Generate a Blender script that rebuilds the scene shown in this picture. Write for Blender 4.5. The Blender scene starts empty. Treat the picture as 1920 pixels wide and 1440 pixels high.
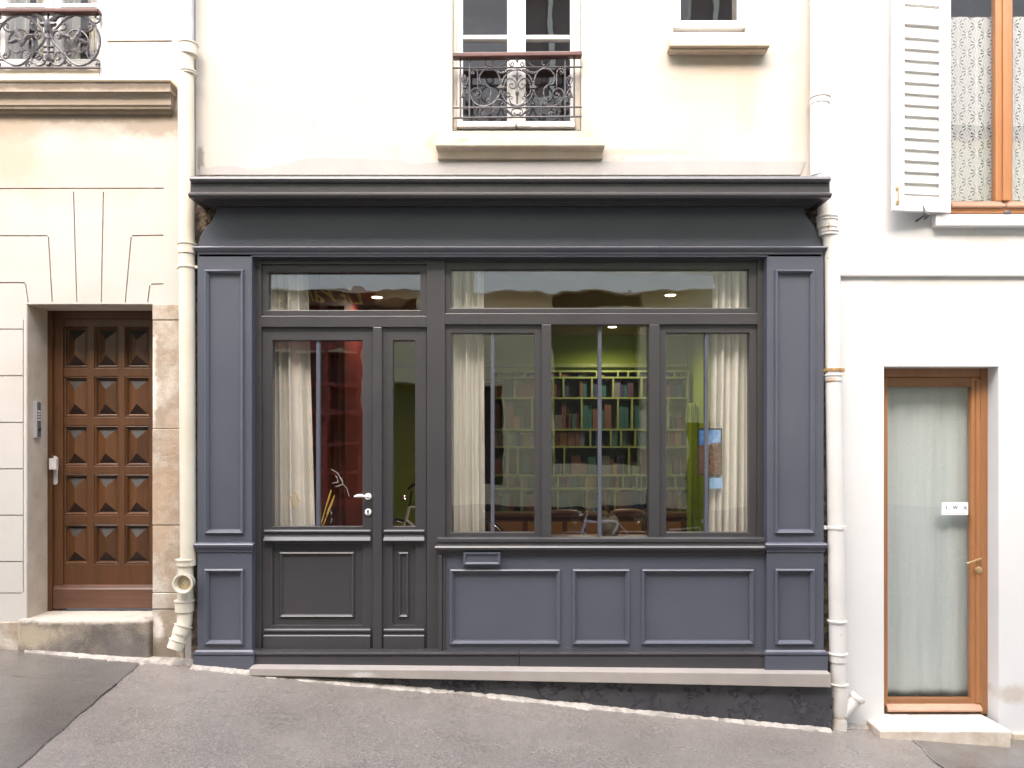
import bpy, bmesh, math, random
from mathutils import Vector, Matrix
R = math.radians
random.seed(7)
scene = bpy.context.scene
COL = scene.collection

# ------------------------------------------------------------------ camera, world, sun, exposure
CAM_D, EYE, F = 5.6, 1.65, 1512.0
cd = bpy.data.cameras.new("camera"); cam = bpy.data.objects.new("camera", cd); COL.objects.link(cam)
cam.location = (0, -CAM_D, EYE); cam.rotation_euler = (R(90), 0, 0)
cd.sensor_width = 36; cd.lens = F / 1920 * 36; cd.shift_y = 130 / 1920
cd.clip_start = 0.05; cd.clip_end = 500
scene.camera = cam
w = bpy.data.worlds.new("World"); scene.world = w; w.use_nodes = True
nt = w.node_tree; bg = nt.nodes["Background"]; sky = nt.nodes.new("ShaderNodeTexSky")
sky.sky_type = 'NISHITA'; sky.sun_disc = False
SUN_EL, SUN_AZ = 44, 190          # azimuth: the sun stands behind the photographer, a little to the left
sky.sun_elevation = R(SUN_EL); sky.sun_rotation = R(SUN_AZ)
sky.air_density = 1.0; sky.dust_density = 4.0; sky.ozone_density = 0.4
nt.links.new(sky.outputs[0], bg.inputs[0]); bg.inputs[1].default_value = 0.15
sl = bpy.data.lights.new("sun", 'SUN'); sun = bpy.data.objects.new("sun", sl); COL.objects.link(sun)
sl.energy = 1.5; sl.angle = R(85); sl.color = (1.0, 0.955, 0.91)
az = R(SUN_AZ); d = Vector((math.sin(az) * math.cos(R(SUN_EL)), math.cos(az) * math.cos(R(SUN_EL)), math.sin(R(SUN_EL))))
sun.rotation_euler = d.to_track_quat('Z', 'Y').to_euler(); sun.location = (0, -10, 20)
vs = scene.view_settings; vs.view_transform = 'Standard'; vs.look = 'None'; vs.gamma = 1
vs.exposure = 2.5
scene.cycles.use_denoising = True
scene.cycles.max_bounces = 10; scene.cycles.transparent_max_bounces = 16
scene.cycles.diffuse_bounces = 5; scene.cycles.sample_clamp_indirect = 6

# ------------------------------------------------------------------ measuring: photo pixel at a real depth y -> metres
def X(px, y=0.0): return (px - 960) * (y + CAM_D) / F
def Z(py, y=0.0): return EYE + (850 - py) * (y + CAM_D) / F
GP = [(-40, 3.2), (-3.55, .292), (-2.55, .225), (-2.15, .196), (-1.16, .101), (-.22, .015), (1.16, -.13), (2.15, -.222), (2.6, -.262), (3.4, -.325), (40, -3.3)]
def g(x):
    for (a, za), (b, zb) in zip(GP, GP[1:]):
        if x <= b: return za + (zb - za) * (x - a) / (b - a)
    return GP[-1][1]

# ------------------------------------------------------------------ mesh builder
class MB:
    def __init__(s): s.v = []; s.f = []; s.mi = []; s.cur = 0
    def vert(s, *p): s.v.append(tuple(p)); return len(s.v) - 1
    def face(s, idx): s.f.append(tuple(idx)); s.mi.append(s.cur)
    def quad(s, a, b, c, d): i = len(s.v); s.v += [tuple(a), tuple(b), tuple(c), tuple(d)]; s.face((i, i+1, i+2, i+3))
    def box(s, x0, x1, y0, y1, z0, z1):
        i = len(s.v)
        s.v += [(x0,y0,z0),(x1,y0,z0),(x1,y1,z0),(x0,y1,z0),(x0,y0,z1),(x1,y0,z1),(x1,y1,z1),(x0,y1,z1)]
        for q in ((0,3,2,1),(4,5,6,7),(0,1,5,4),(1,2,6,5),(2,3,7,6),(3,0,4,7)): s.face([i+k for k in q])
        return s
    def hexa(s, p):                       # eight corners, bottom ring then top ring
        i = len(s.v); s.v += [tuple(q) for q in p]
        for q in ((0,3,2,1),(4,5,6,7),(0,1,5,4),(1,2,6,5),(2,3,7,6),(3,0,4,7)): s.face([i+k for k in q])
        return s
    def prism_y(s, poly, y0, y1):          # polygon in x-z, extruded in depth
        n = len(poly); i = len(s.v)
        s.v += [(x, y0, z) for x, z in poly] + [(x, y1, z) for x, z in poly]
        s.face(range(i, i+n)); s.face(reversed(range(i+n, i+2*n)))
        for k in range(n): m = (k+1) % n; s.face((i+k, i+n+k, i+n+m, i+m))
        return s
    def rings(s, rs, closed=True, caps=True):
        base = []
        for r in rs:
            i = len(s.v); s.v += [tuple(p) for p in r]; base.append(i)
        n = len(rs[0])
        for a, b in zip(base, base[1:]):
            for k in range(n if closed else n-1):
                m = (k+1) % n; s.face((a+k, a+m, b+m, b+k))
        if caps:
            s.face(reversed(range(base[0], base[0]+n))); s.face(range(base[-1], base[-1]+n))
        return s
    def tube(s, pts, r, n=6, caps=True):
        pts = [Vector(p) for p in pts]; L = len(pts)
        rr = r if isinstance(r, (list, tuple)) else [r]*L
        t0 = (pts[1]-pts[0]).normalized()
        u = t0.orthogonal().normalized(); rs = []
        for k in range(L):
            t = (pts[min(k+1, L-1)] - pts[max(k-1, 0)])
            t = t.normalized() if t.length > 1e-9 else t0
            u = (u - t*u.dot(t)); u = u.normalized() if u.length > 1e-6 else t.orthogonal().normalized()
            v = t.cross(u)
            rs.append([pts[k] + (u*math.cos(2*math.pi*j/n) + v*math.sin(2*math.pi*j/n))*rr[k] for j in range(n)])
        return s.rings(rs, True, caps)
    def lathe(s, prof, cx, cy, n=24, axis='z', c3=0.0):   # prof: (radius, height)
        rs = []
        for r, h in prof:
            ring = []
            for j in range(n):
                a = 2*math.pi*j/n
                if axis == 'z': ring.append((cx+r*math.cos(a), cy+r*math.sin(a), h))
                else: ring.append((cx+r*math.cos(a), h, cy+r*math.sin(a)))
            rs.append(ring)
        return s.rings(rs, True, True)
    def slab(s, xs, zs, holes, y0, y1):    # wall block with rectangular openings (x0,x1,z0,z1); watertight
        xs = sorted(set(xs + [h[i] for h in holes for i in (0, 1)])); zs = sorted(set(zs + [h[i] for h in holes for i in (2, 3)]))
        nx, nz = len(xs), len(zs)
        def filled(i, k):
            if i < 0 or k < 0 or i >= nx-1 or k >= nz-1: return False
            mx, mz = (xs[i]+xs[i+1])/2, (zs[k]+zs[k+1])/2
            return not any(h[0] < mx < h[1] and h[2] < mz < h[3] for h in holes)
        o = len(s.v)
        for y in (y0, y1):
            for z in zs:
                for x in xs: s.v.append((x, y, z))
        def id(l, i, k): return o + l*nx*nz + k*nx + i
        for i in range(nx-1):
            for k in range(nz-1):
                if not filled(i, k): continue
                s.face((id(0,i,k), id(0,i+1,k), id(0,i+1,k+1), id(0,i,k+1)))
                s.face((id(1,i,k), id(1,i,k+1), id(1,i+1,k+1), id(1,i+1,k)))
                if not filled(i-1,k): s.face((id(0,i,k), id(0,i,k+1), id(1,i,k+1), id(1,i,k)))
                if not filled(i+1,k): s.face((id(0,i+1,k), id(1,i+1,k), id(1,i+1,k+1), id(0,i+1,k+1)))
                if not filled(i,k-1): s.face((id(0,i,k), id(1,i,k), id(1,i+1,k), id(0,i+1,k)))
                if not filled(i,k+1): s.face((id(0,i,k+1), id(0,i+1,k+1), id(1,i+1,k+1), id(1,i,k+1)))
        return s
    def frame(s, x0, x1, z0, z1, prof):    # mitred picture-frame moulding; prof: (inset, y)
        rs = [[(x0+d, y, z0+d), (x1-d, y, z0+d), (x1-d, y, z1-d), (x0+d, y, z1-d)] for d, y in prof]
        return s.rings(rs, True, False)
    def run(s, x0, x1, yb, yk, prof, kx=1.0):   # moulding along x with mitred returns; prof: (projection, z) bottom to top
        rs = [[(x0-p*kx, yk, z), (x0-p*kx, yb-p, z), (x1+p*kx, yb-p, z), (x1+p*kx, yk, z)] for p, z in prof]
        s.rings(rs, True, True)
        return s
    def mesh(s, name, origin=(0, 0, 0)):
        ox, oy, oz = origin
        m = bpy.data.meshes.new(name)
        m.from_pydata([(a-ox, b-oy, c-oz) for a, b, c in s.v], [], s.f)
        for p, k in zip(m.polygons, s.mi): p.material_index = k
        bm = bmesh.new(); bm.from_mesh(m); bmesh.ops.recalc_face_normals(bm, faces=bm.faces); bm.to_mesh(m); bm.free()
        return m

def smooth_path(pts, n=6):
    P = [Vector(p) for p in pts]; out = []
    if len(P) < 3: return P
    for i in range(len(P)-1):
        p0, p1, p2, p3 = P[max(i-1, 0)], P[i], P[i+1], P[min(i+2, len(P)-1)]
        for k in range(n):
            t = k/n
            out.append(0.5*((2*p1)+(p2-p0)*t+(2*p0-5*p1+4*p2-p3)*t*t+(3*p1-p0-3*p2+p3)*t**3))
    out.append(P[-1]); return out

# ------------------------------------------------------------------ objects
def link(o, parent=None):
    COL.objects.link(o)
    if parent: o.parent = parent
    return o
def tag(o, label=None, cat=None, group=None, kind=None):
    if label: o["label"] = label
    if cat: o["category"] = cat
    if group: o["group"] = group
    if kind: o["kind"] = kind
    return o
def origin_of(o):
    p = Vector((0, 0, 0))
    while o: p += o.location; o = o.parent
    return p
def thing(name, label, cat, loc, group=None):
    o = bpy.data.objects.new(name, None); o.location = loc; o.empty_display_size = .1
    return tag(link(o), label, cat, group)
def finish(o, mats, bevel, smooth):
    for m in (mats if isinstance(mats, (list, tuple)) else [mats]): o.data.materials.append(m)
    if smooth:
        for p in o.data.polygons: p.use_smooth = True
        try: o.data.set_sharp_from_angle(angle=R(45 if smooth is True else smooth))
        except Exception: pass
    if bevel:
        b = o.modifiers.new("bevel", 'BEVEL'); b.width = bevel; b.segments = 2; b.limit_method = 'ANGLE'; b.angle_limit = R(40)
        b.harden_normals = False
    return o
RUNS = {'cornice', 'cornice_flashing', 'frieze_moulding', 'sill_moulding', 'plinth', 'panel_moulding', 'waist_moulding', 'pilaster_base', 'drip_moulding', 'weather_board', 'window_sill', 'kick_board', 'drip_rail'}
def part(name, mb, mats, parent, label=None, bevel=0, smooth=False):
    if smooth and name in RUNS: smooth = 24
    o = bpy.data.objects.new(name, mb.mesh(name, origin_of(parent))); link(o, parent); tag(o, label)
    return finish(o, mats, bevel, smooth)
def solo(name, mb, mats, label, cat, loc, group=None, bevel=0, smooth=False, kind=None):
    o = bpy.data.objects.new(name, mb.mesh(name, loc)); o.location = loc; link(o); tag(o, label, cat, group, kind)
    return finish(o, mats, bevel, smooth)
def copy_tree(o, parent=None):
    c = o.copy(); COL.objects.link(c); c.parent = parent
    for ch in list(o.children): copy_tree(ch, c)
    return c

# ------------------------------------------------------------------ materials
class G:
    def __init__(s, name):
        s.mat = bpy.data.materials.new(name); s.mat.use_nodes = True; s.nt = s.mat.node_tree
        s.p = s.nt.nodes["Principled BSDF"]; s.out = s.nt.nodes["Material Output"]
        s.pos = s.nt.nodes.new("ShaderNodeNewGeometry").outputs["Position"]
    def put(s, sock, v):
        if hasattr(v, "links") or isinstance(v, bpy.types.NodeSocket): s.nt.links.new(v, sock)
        else: sock.default_value = v
    def m(s, op, a, b=None, c=None, clamp=False):
        n = s.nt.nodes.new("ShaderNodeMath"); n.operation = op; n.use_clamp = clamp
        for k, v in enumerate((a, b, c)):
            if v is not None: s.put(n.inputs[k], v)
        return n.outputs[0]
    def xyz(s, v=None):
        n = s.nt.nodes.new("ShaderNodeSeparateXYZ"); s.put(n.inputs[0], v or s.pos); return n.outputs
    def noise(s, scale, detail=5, rough=.6, stretch=(1, 1, 1), off=(0, 0, 0), dist=0):
        mp = s.nt.nodes.new("ShaderNodeMapping"); mp.inputs["Scale"].default_value = stretch; mp.inputs["Location"].default_value = off
        s.put(mp.inputs[0], s.pos); n = s.nt.nodes.new("ShaderNodeTexNoise")
        n.inputs["Scale"].default_value = scale; n.inputs["Detail"].default_value = detail; n.inputs["Roughness"].default_value = rough
        n.inputs["Distortion"].default_value = dist
        s.put(n.inputs["Vector"], mp.outputs[0]); return n.outputs[0]
    def voro(s, scale, feature='F1', out=0, stretch=(1, 1, 1)):
        mp = s.nt.nodes.new("ShaderNodeMapping"); mp.inputs["Scale"].default_value = stretch; s.put(mp.inputs[0], s.pos)
        n = s.nt.nodes.new("ShaderNodeTexVoronoi"); n.feature = feature; n.inputs["Scale"].default_value = scale
        s.put(n.inputs["Vector"], mp.outputs[0]); return n.outputs[out]
    def ramp(s, v, lo, hi):
        n = s.nt.nodes.new("ShaderNodeMapRange"); n.clamp = True
        s.put(n.inputs[0], v); n.inputs[1].default_value = lo; n.inputs[2].default_value = hi
        return n.outputs[0]
    def mix(s, f, a, b, mode='MIX'):
        n = s.nt.nodes.new("ShaderNodeMix"); n.data_type = 'RGBA'; n.blend_type = mode
        s.put(n.inputs[0], f)
        for k, v in ((6, a), (7, b)):
            s.put(n.inputs[k], v if isinstance(v, bpy.types.NodeSocket) else (*v, 1))
        return n.outputs[2]
    def bump(s, h, strength, dist, prev=None):
        n = s.nt.nodes.new("ShaderNodeBump"); n.inputs["Strength"].default_value = strength; n.inputs["Distance"].default_value = dist
        s.put(n.inputs["Height"], h)
        if prev is not None: s.put(n.inputs["Normal"], prev)
        return n.outputs[0]

def pmat(name, col, rough=.5, metal=0, spec=.5, col2=None, vs=3, stretch=(1, 1, 1), lo=.35, hi=.65, bump=0, bs=60, bd=.004,
         bstretch=None, fine=0, stains=(), rvar=0, coat=0, emit=None, estr=0, specks=None, translucent=0):
    q = G(name); c = tuple(col)
    base = c
    if col2 is not None:
        base = q.mix(q.ramp(q.noise(vs, 6, .62, stretch), lo, hi), c, col2)
    if fine:
        k = q.ramp(q.noise(bs*1.7, 3, .6, bstretch or stretch), .3, .7)
        dark = q.mix(1.0, base, (1-fine, 1-fine, 1-fine), 'MULTIPLY'); base = q.mix(k, dark, base)
    if specks:
        sc, thr, sc_col = specks
        base = q.mix(q.ramp(q.noise(sc, 2, .5), thr, thr+.05), base, sc_col)
    if stains:
        x, y, z = q.xyz()
        for (cx, cz, rx, rz, scol, amt, ns) in stains:
            dx = q.m('DIVIDE', q.m('SUBTRACT', x, cx), rx); dz = q.m('DIVIDE', q.m('SUBTRACT', z, cz), rz)
            r = q.m('SQRT', q.m('ADD', q.m('MULTIPLY', dx, dx), q.m('MULTIPLY', dz, dz)))
            n = q.m('MULTIPLY', q.m('SUBTRACT', q.noise(ns, 7, .68), .5), 2.2)
            k = q.m('MULTIPLY', q.ramp(q.m('ADD', q.m('SUBTRACT', 1.0, r), n), .05, .6), amt)
            base = q.mix(k, base, scol)
    q.put(q.p.inputs["Base Color"], base if isinstance(base, bpy.types.NodeSocket) else (*base, 1))
    q.p.inputs["Metallic"].default_value = metal
    q.p.inputs["Specular IOR Level"].default_value = spec
    if rvar: q.put(q.p.inputs["Roughness"], q.m('ADD', rough-rvar, q.m('MULTIPLY', q.noise(vs*2.3, 5), 2*rvar)))
    else: q.p.inputs["Roughness"].default_value = rough
    if coat: q.p.inputs["Coat Weight"].default_value = coat; q.p.inputs["Coat Roughness"].default_value = .15
    if bump: q.put(q.p.inputs["Normal"], q.bump(q.noise(bs, 6, .65, bstretch or stretch), bump, bd))
    if emit: q.p.inputs["Emission Color"].default_value = (*emit, 1); q.p.inputs["Emission Strength"].default_value = estr
    if translucent:
        t = q.nt.nodes.new("ShaderNodeBsdfTranslucent"); q.put(t.inputs[0], base if isinstance(base, bpy.types.NodeSocket) else (*base, 1))
        mx = q.nt.nodes.new("ShaderNodeMixShader"); mx.inputs[0].default_value = translucent
        q.nt.links.new(q.p.outputs[0], mx.inputs[1]); q.nt.links.new(t.outputs[0], mx.inputs[2]); q.nt.links.new(mx.outputs[0], q.out.inputs[0])
    return q.mat

def glass_mat(name, ior, wav, tint=(1, 1, 1), ws=2.2):
    q = G(name); q.nt.nodes.remove(q.p)
    tr = q.nt.nodes.new("ShaderNodeBsdfTransparent"); tr.inputs[0].default_value = (*tint, 1)
    gl = q.nt.nodes.new("ShaderNodeBsdfGlossy"); gl.inputs["Roughness"].default_value = 0.0
    fr = q.nt.nodes.new("ShaderNodeFresnel"); fr.inputs[0].default_value = ior
    ge = q.nt.nodes.new("ShaderNodeNewGeometry")
    f = q.m('MULTIPLY', fr.outputs[0], q.m('SUBTRACT', 1.0, ge.outputs["Backfacing"]))
    if wav:
        nb = q.bump(q.noise(ws, 2, .4, (1, 1, 1.6)), 1.0, wav); q.nt.links.new(nb, gl.inputs["Normal"])
    mx = q.nt.nodes.new("ShaderNodeMixShader"); q.nt.links.new(f, mx.inputs[0])
    q.nt.links.new(tr.outputs[0], mx.inputs[1]); q.nt.links.new(gl.outputs[0], mx.inputs[2]); q.nt.links.new(mx.outputs[0], q.out.inputs[0])
    return q.mat

def asphalt_mat(name, c1, c2, gritc, rough, grit=1.0, bump=.5, wet=0.0):
    q = G(name)
    base = q.mix(q.ramp(q.noise(1.1, 6, .6), .35, .65), c1, c2)
    base = q.mix(q.m('MULTIPLY', q.ramp(q.noise(3.2, 5, .65, off=(4, 2, 0)), .45, .75), .5), base, tuple(v*.72 for v in c1))
    cell = q.voro(165, 'F1', 1)
    hs = q.nt.nodes.new("ShaderNodeSeparateColor"); q.nt.links.new(cell, hs.inputs[0])
    k = hs.outputs[0]
    base = q.mix(q.m('MULTIPLY', q.ramp(k, .72, .9), .75*grit), base, gritc)
    base = q.mix(q.m('MULTIPLY', q.ramp(k, .3, .12), .55*grit), base, tuple(v*.35 for v in c1))
    base = q.mix(q.m('MULTIPLY', q.ramp(hs.outputs[1], .86, .93), .5*grit), base, (.30, .22, .17))
    q.put(q.p.inputs["Base Color"], base)
    rr = q.ramp(q.noise(1.7, 5, .6, off=(1, 7, 0)), .35, .7)
    q.put(q.p.inputs["Roughness"], q.m('SUBTRACT', rough, q.m('MULTIPLY', rr, wet)))
    q.p.inputs["Specular IOR Level"].default_value = .5
    nb = q.bump(q.voro(165), bump, .004); nb = q.bump(q.noise(26, 4), bump*.35, .006, nb)
    q.put(q.p.inputs["Normal"], nb)
    return q.mat

def wood_mat(name, c1, c2, c3, rough, vert=True, scale=9, spec=.5, worn=0):
    q = G(name); st = (1, 1, .07) if vert else (.07, 1, 1)
    n1 = q.noise(scale*3, 6, .65, st, dist=.6); n2 = q.noise(scale*16, 3, .6, st); n3 = q.noise(1.6, 4, .6)
    b = q.mix(q.ramp(n1, .32, .68), c1, c2); b = q.mix(q.m('MULTIPLY', q.ramp(n2, .5, .72), .45), b, c3); b = q.mix(q.m('MULTIPLY', q.ramp(n3, .4, .75), .35), b, c3)
    if worn: b = q.mix(q.m('MULTIPLY', q.ramp(q.noise(70, 4, .7, (1, 1, .5)), .68, .74), q.ramp(q.noise(4, 3, off=(3, 3, 1)), .48, .62)), b, (.42, .22, .09))
    oi = q.nt.nodes.new('ShaderNodeObjectInfo'); k = q.m('ADD', .74, q.m('MULTIPLY', oi.outputs['Random'], .42)); cb = q.nt.nodes.new('ShaderNodeCombineColor')
    for n_ in range(3): q.nt.links.new(k, cb.inputs[n_])
    b = q.mix(1.0, b, cb.outputs[0], 'MULTIPLY')
    q.put(q.p.inputs["Base Color"], b); q.p.inputs["Roughness"].default_value = rough; q.p.inputs["Specular IOR Level"].default_value = spec
    q.put(q.p.inputs["Normal"], q.bump(n2, .25, .0012))
    return q.mat

def lace_mat(name, x0, z0):
    q = G(name); x, y, z = q.xyz()
    def cell(offx, offz):
        cx, cz = .132, .132
        u = q.m('SUBTRACT', q.m('FRACT', q.m('DIVIDE', q.m('SUBTRACT', x, x0+offx-10*cx), cx)), .5)
        v = q.m('SUBTRACT', q.m('FRACT', q.m('DIVIDE', q.m('SUBTRACT', z, z0+offz-40*cz), cz)), .5)
        u = q.m('MULTIPLY', u, cx*1.35); v = q.m('MULTIPLY', v, cz)
        r = q.m('SQRT', q.m('ADD', q.m('MULTIPLY', u, u), q.m('MULTIPLY', v, v))); a = q.m('ARCTAN2', v, u)
        ring = q.m('MULTIPLY', q.ramp(r, .012, .018), q.ramp(r, .052, .046))
        sp = q.ramp(q.m('SINE', q.m('MULTIPLY', a, 10.0)), .0, .4)
        side = q.m('ADD', .25, q.m('MULTIPLY', q.m('POWER', q.m('ABSOLUTE', q.m('COSINE', a)), 2.0), .9), clamp=True)
        hole = q.m('MULTIPLY', q.m('MULTIPLY', ring, sp), side)
        disc = q.ramp(r, .056, .046)
        return hole, disc
    h1, d1 = cell(0, 0); h2, d2 = cell(.066, .066)
    hole = q.m('MAXIMUM', h1, h2); disc = q.m('MAXIMUM', d1, d2)
    gx = q.ramp(q.m('SINE', q.m('MULTIPLY', x, 760)), .0, .6); gz = q.ramp(q.m('SINE', q.m('MULTIPLY', z, 760)), .0, .6)
    net = q.m('MULTIPLY', q.m('MULTIPLY', gx, gz), q.m('SUBTRACT', 1.0, disc))
    al = q.m('MAXIMUM', q.m('MULTIPLY', hole, 1.0), q.m('MULTIPLY', net, .8))
    tr = q.nt.nodes.new("ShaderNodeBsdfTransparent")
    q.p.inputs["Base Color"].default_value = (.50, .52, .51, 1); q.p.inputs["Roughness"].default_value = .9
    mx = q.nt.nodes.new("ShaderNodeMixShader"); q.put(mx.inputs[0], al)
    q.nt.links.new(q.p.outputs[0], mx.inputs[1]); q.nt.links.new(tr.outputs[0], mx.inputs[2]); q.nt.links.new(mx.outputs[0], q.out.inputs[0])
    return q.mat

soot = (.22, .165, .115)
M = {}
M['cream'] = pmat("cream_limestone_render", (.50, .468, .43), .85, col2=(.455, .415, .37), vs=1.2, bump=.25, bs=70, bd=.002, fine=.05, stains=[
    (-3.5, Z(232), .95, .15, (0.294, 0.224, 0.147), .5, 3.2), (-2.45, Z(228), .42, .13, (0.269, 0.205, 0.141), .7, 5), (-2.95, Z(218), 1.4, .06, soot, .75, 7),
    (-3.1, Z(330), 1.2, .3, (0.461, 0.358, 0.269), .35, 2.2), (-3.6, Z(270), .5, .35, (0.397, 0.307, 0.211), .5, 2.5), (-3.45, .36, .6, .12, (0.288, 0.243, 0.192), .8, 6), (-2.62, .32, .3, .25, (0.256, 0.211, 0.166), .8, 6)])
M['mortar'] = pmat("joint_mortar", (.46, .41, .36), .9, col2=(.36, .31, .26), vs=9)
M['plaster'] = pmat("cream_plaster", (.470, .442, .402), .85, col2=(.435, .398, .350), vs=.9, specks=(4.2, .635, (.425, .385, .335)), bump=.3, bs=45, bd=.003, fine=.03, stains=[
    (X(1345), Z(115), .36, .09, (0.371, 0.282, 0.198), .6, 6), (X(1395), Z(170), .10, .35, (0.422, 0.320, 0.230), .42, 4), (X(1330), Z(150), .5, .3, (0.499, 0.403, 0.301), .5, 2.5),
    (X(975), Z(300), .7, .045, (0.288, 0.224, 0.154), .7, 8), (X(1500), Z(150), .1, .75, (0.461, 0.371, 0.294), .5, 5), (X(1100), Z(268), .12, .12, (0.397, 0.307, 0.218), .6, 6), (X(820), Z(275), .10, .12, (0.397, 0.307, 0.218), .6, 6),
    (X(376), Z(300), .03, .16, (0.192, 0.166, 0.141), .8, 9), (X(700), Z(205), .2, .02, (0.448, 0.403, 0.346), .4, 5), (X(1180), Z(285), .5, .03, (0.384, 0.307, 0.230), .5, 7)])
M['patch'] = pmat("grey_repair_mortar", (.335, .322, .312), .85, col2=(.375, .352, .332), vs=4, bump=.2, bs=60, bd=.002)
M['white'] = pmat("white_wall_paint", (.63, .625, .62), .8, col2=(.60, .593, .583), vs=1.0, bump=.18, bs=40, bd=.002, stains=[
    (X(1900), Z(1300), .16, .10, (0.397, 0.307, 0.211), .55, 6), (X(1760), Z(408), .03, .08, (0.384, 0.320, 0.256), .5, 9), (X(1800), Z(530), .8, .035, (0.480, 0.429, 0.371), .55, 7),
    (X(1620), Z(1372), .3, .05, (0.352, 0.288, 0.230), .6, 8), (X(1840), Z(450), .4, .07, (0.486, 0.435, 0.384), .5, 5)])
M['oldstone'] = pmat("weathered_limestone", (.36, .285, .21), .92, col2=(.54, .475, .40), vs=5, bump=.9, bs=55, bd=.006, fine=.18, lo=.42, hi=.62, stains=[
    (-2.43, Z(960), .16, .5, (.38, .255, .16), .6, 7), (-2.5, Z(720), .05, .4, (.82, .76, .70), .7, 8), (-2.43, Z(1220), .3, .14, (.20, .16, .12), .85, 9), (-2.46, Z(1175), .05, .12, (.76, .71, .66), .9, 9),
    (-2.36, Z(820), .06, .3, (.40, .28, .19), .5, 11)])
M['step'] = pmat("dark_weathered_stone", (.155, .130, .108), .95, col2=(.30, .25, .20), vs=7, bump=1.0, bs=80, bd=.006, fine=.4, lo=.4, hi=.62, stains=[
    (-2.95, .500, 1.0, .036, (.50, .44, .37), .95, 9), (-3.3, .38, .35, .12, (.46, .38, .27), .7, 8), (-2.7, .30, .25, .13, (.13, .115, .11), .7, 9), (-3.1, .33, .16, .1, (.14, .12, .115), .6, 9)])
M['ledge'] = pmat("sooty_moulded_stone", (.33, .262, .20), .85, col2=(.42, .345, .275), vs=5, bump=.35, bs=70, bd=.003, stretch=(.35, 1, 1), stains=[
    (-3.0, Z(163, -.1), 1.8, .032, (.15, .115, .085), .75, 9), (-3.0, Z(206, -.05), 1.6, .025, (.26, .20, .14), .75, 10)])
M['sillstone'] = pmat("cream_painted_stone", (.62, .52, .40), .8, col2=(.56, .45, .33), vs=6, bump=.4, bs=60, bd=.003, fine=.06, stains=[
    (X(975), Z(276, -.09), .75, .010, (0.288, 0.216, 0.136), .45, 22), (X(1345), Z(88, -.1), .5, .02, (0.440, 0.336, 0.240), .5, 14), (X(870), Z(262, -.1), .05, .02, (0.360, 0.280, 0.200), .7, 20), (X(1110), Z(256, -.1), .05, .012, (0.320, 0.240, 0.160), .7, 25)])
M['slate'] = pmat("blue_grey_paint", (.069, .0745, .0965), .31, spec=.6, col2=(.081, .0865, .1095), vs=1.5, specks=(120, .745, (.15, .16, .19)), bump=.12, bs=220, bd=.0012, rvar=.05)
M['anth'] = pmat("anthracite_paint", (.0395, .0375, .0405), .31, spec=.6, col2=(.048, .0455, .0485), vs=1.7, bump=.14, bs=160, bd=.0012, bstretch=(.3, 1, 1), rvar=.05)
M['zinc'] = pmat("painted_zinc", (.075, .076, .088), .32, spec=.5, col2=(.095, .096, .11), vs=5, bump=.15, bs=30, bd=.003)
M['sill'] = pmat("limestone_sill", (.30, .265, .24), .75, col2=(.36, .32, .285), vs=3, bump=.25, bs=90, bd=.002, fine=.06, stains=[(X(690), Z(1265, -.18), .10, .025, (.62, .58, .55), .6, 30), (X(1480), Z(1275, -.18), .05, .04, (.32, .29, .26), .6, 9)])
def base_mat():
    q = G("dark_rough_render")
    b = q.mix(q.ramp(q.noise(4, 5), .35, .65), (.040, .039, .044), (.052, .051, .057))
    ch = q.ramp(q.noise(7, 7, .7, off=(0, 0, 3)), .54, .60)
    ed = q.m('MULTIPLY', ch, q.ramp(q.noise(7, 7, .7, off=(0, 0, 3)), .66, .60))
    b = q.mix(q.m('MULTIPLY', ed, .28), b, (.15, .147, .155))
    q.put(q.p.inputs["Base Color"], b); q.p.inputs["Roughness"].default_value = .5
    nb = q.bump(ch, 1.0, .02); nb = q.bump(q.noise(45, 5), .5, .006, nb); q.put(q.p.inputs["Normal"], nb)
    return q.mat
M['base'] = base_mat()
M['masonry'] = pmat("exposed_dirty_masonry", (.10, .072, .055), .95, col2=(.30, .22, .155), vs=14, bump=1.0, bs=40, bd=.02, lo=.42, hi=.6, fine=.4)
M['pipe'] = pmat("cream_pipe_paint", (.60, .555, .455), .38, spec=.45, col2=(.55, .50, .40), vs=4, bump=.1, bs=40, bd=.002, stains=[(X(345, -.1), Z(1250, -.1), .2, .12, (.5, .42, .28), .5, 14)])
M['pipe_in'] = pmat("cream_pipe_inside", (.58, .47, .28), .5)
M['whitepipe'] = pmat("white_pipe_paint", (.64, .615, .585), .4, spec=.45, col2=(.60, .57, .53), vs=5, bump=.15, bs=30, bd=.003, specks=(38, .735, (.05, .045, .04)), stains=[(X(1553, -.14), Z(424, -.14), .007, .035, (.40, .15, .04), .9, 30), (X(1556, -.14), Z(712, -.14), .05, .02, (.42, .25, .10), .7, 25), (X(1573, -.14), Z(1358, -.14), .09, .06, (.36, .29, .22), .6, 18)])
M['rust'] = pmat("rusty_iron", (.28, .15, .05), .7, col2=(.5, .33, .12), vs=40)
M['zincpipe'] = pmat("galvanised_zinc", (.40, .43, .47), .45, metal=.35, col2=(.52, .55, .58), vs=8)
M['iron'] = pmat("painted_wrought_iron", (.048, .043, .048), .4, spec=.5, col2=(.07, .064, .07), vs=30, bump=.3, bs=120, bd=.002)
M['rail'] = pmat("oxblood_wood", (.055, .018, .015), .4, col2=(.085, .030, .025), vs=12, stretch=(.2, 1, 1), bump=.3, bs=50, bd=.002)
M['whitewood'] = pmat("white_gloss_paint", (.66, .645, .62), .4, col2=(.62, .60, .57), vs=4, bump=.1, bs=60, bd=.002, bstretch=(1, 1, .2))
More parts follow.
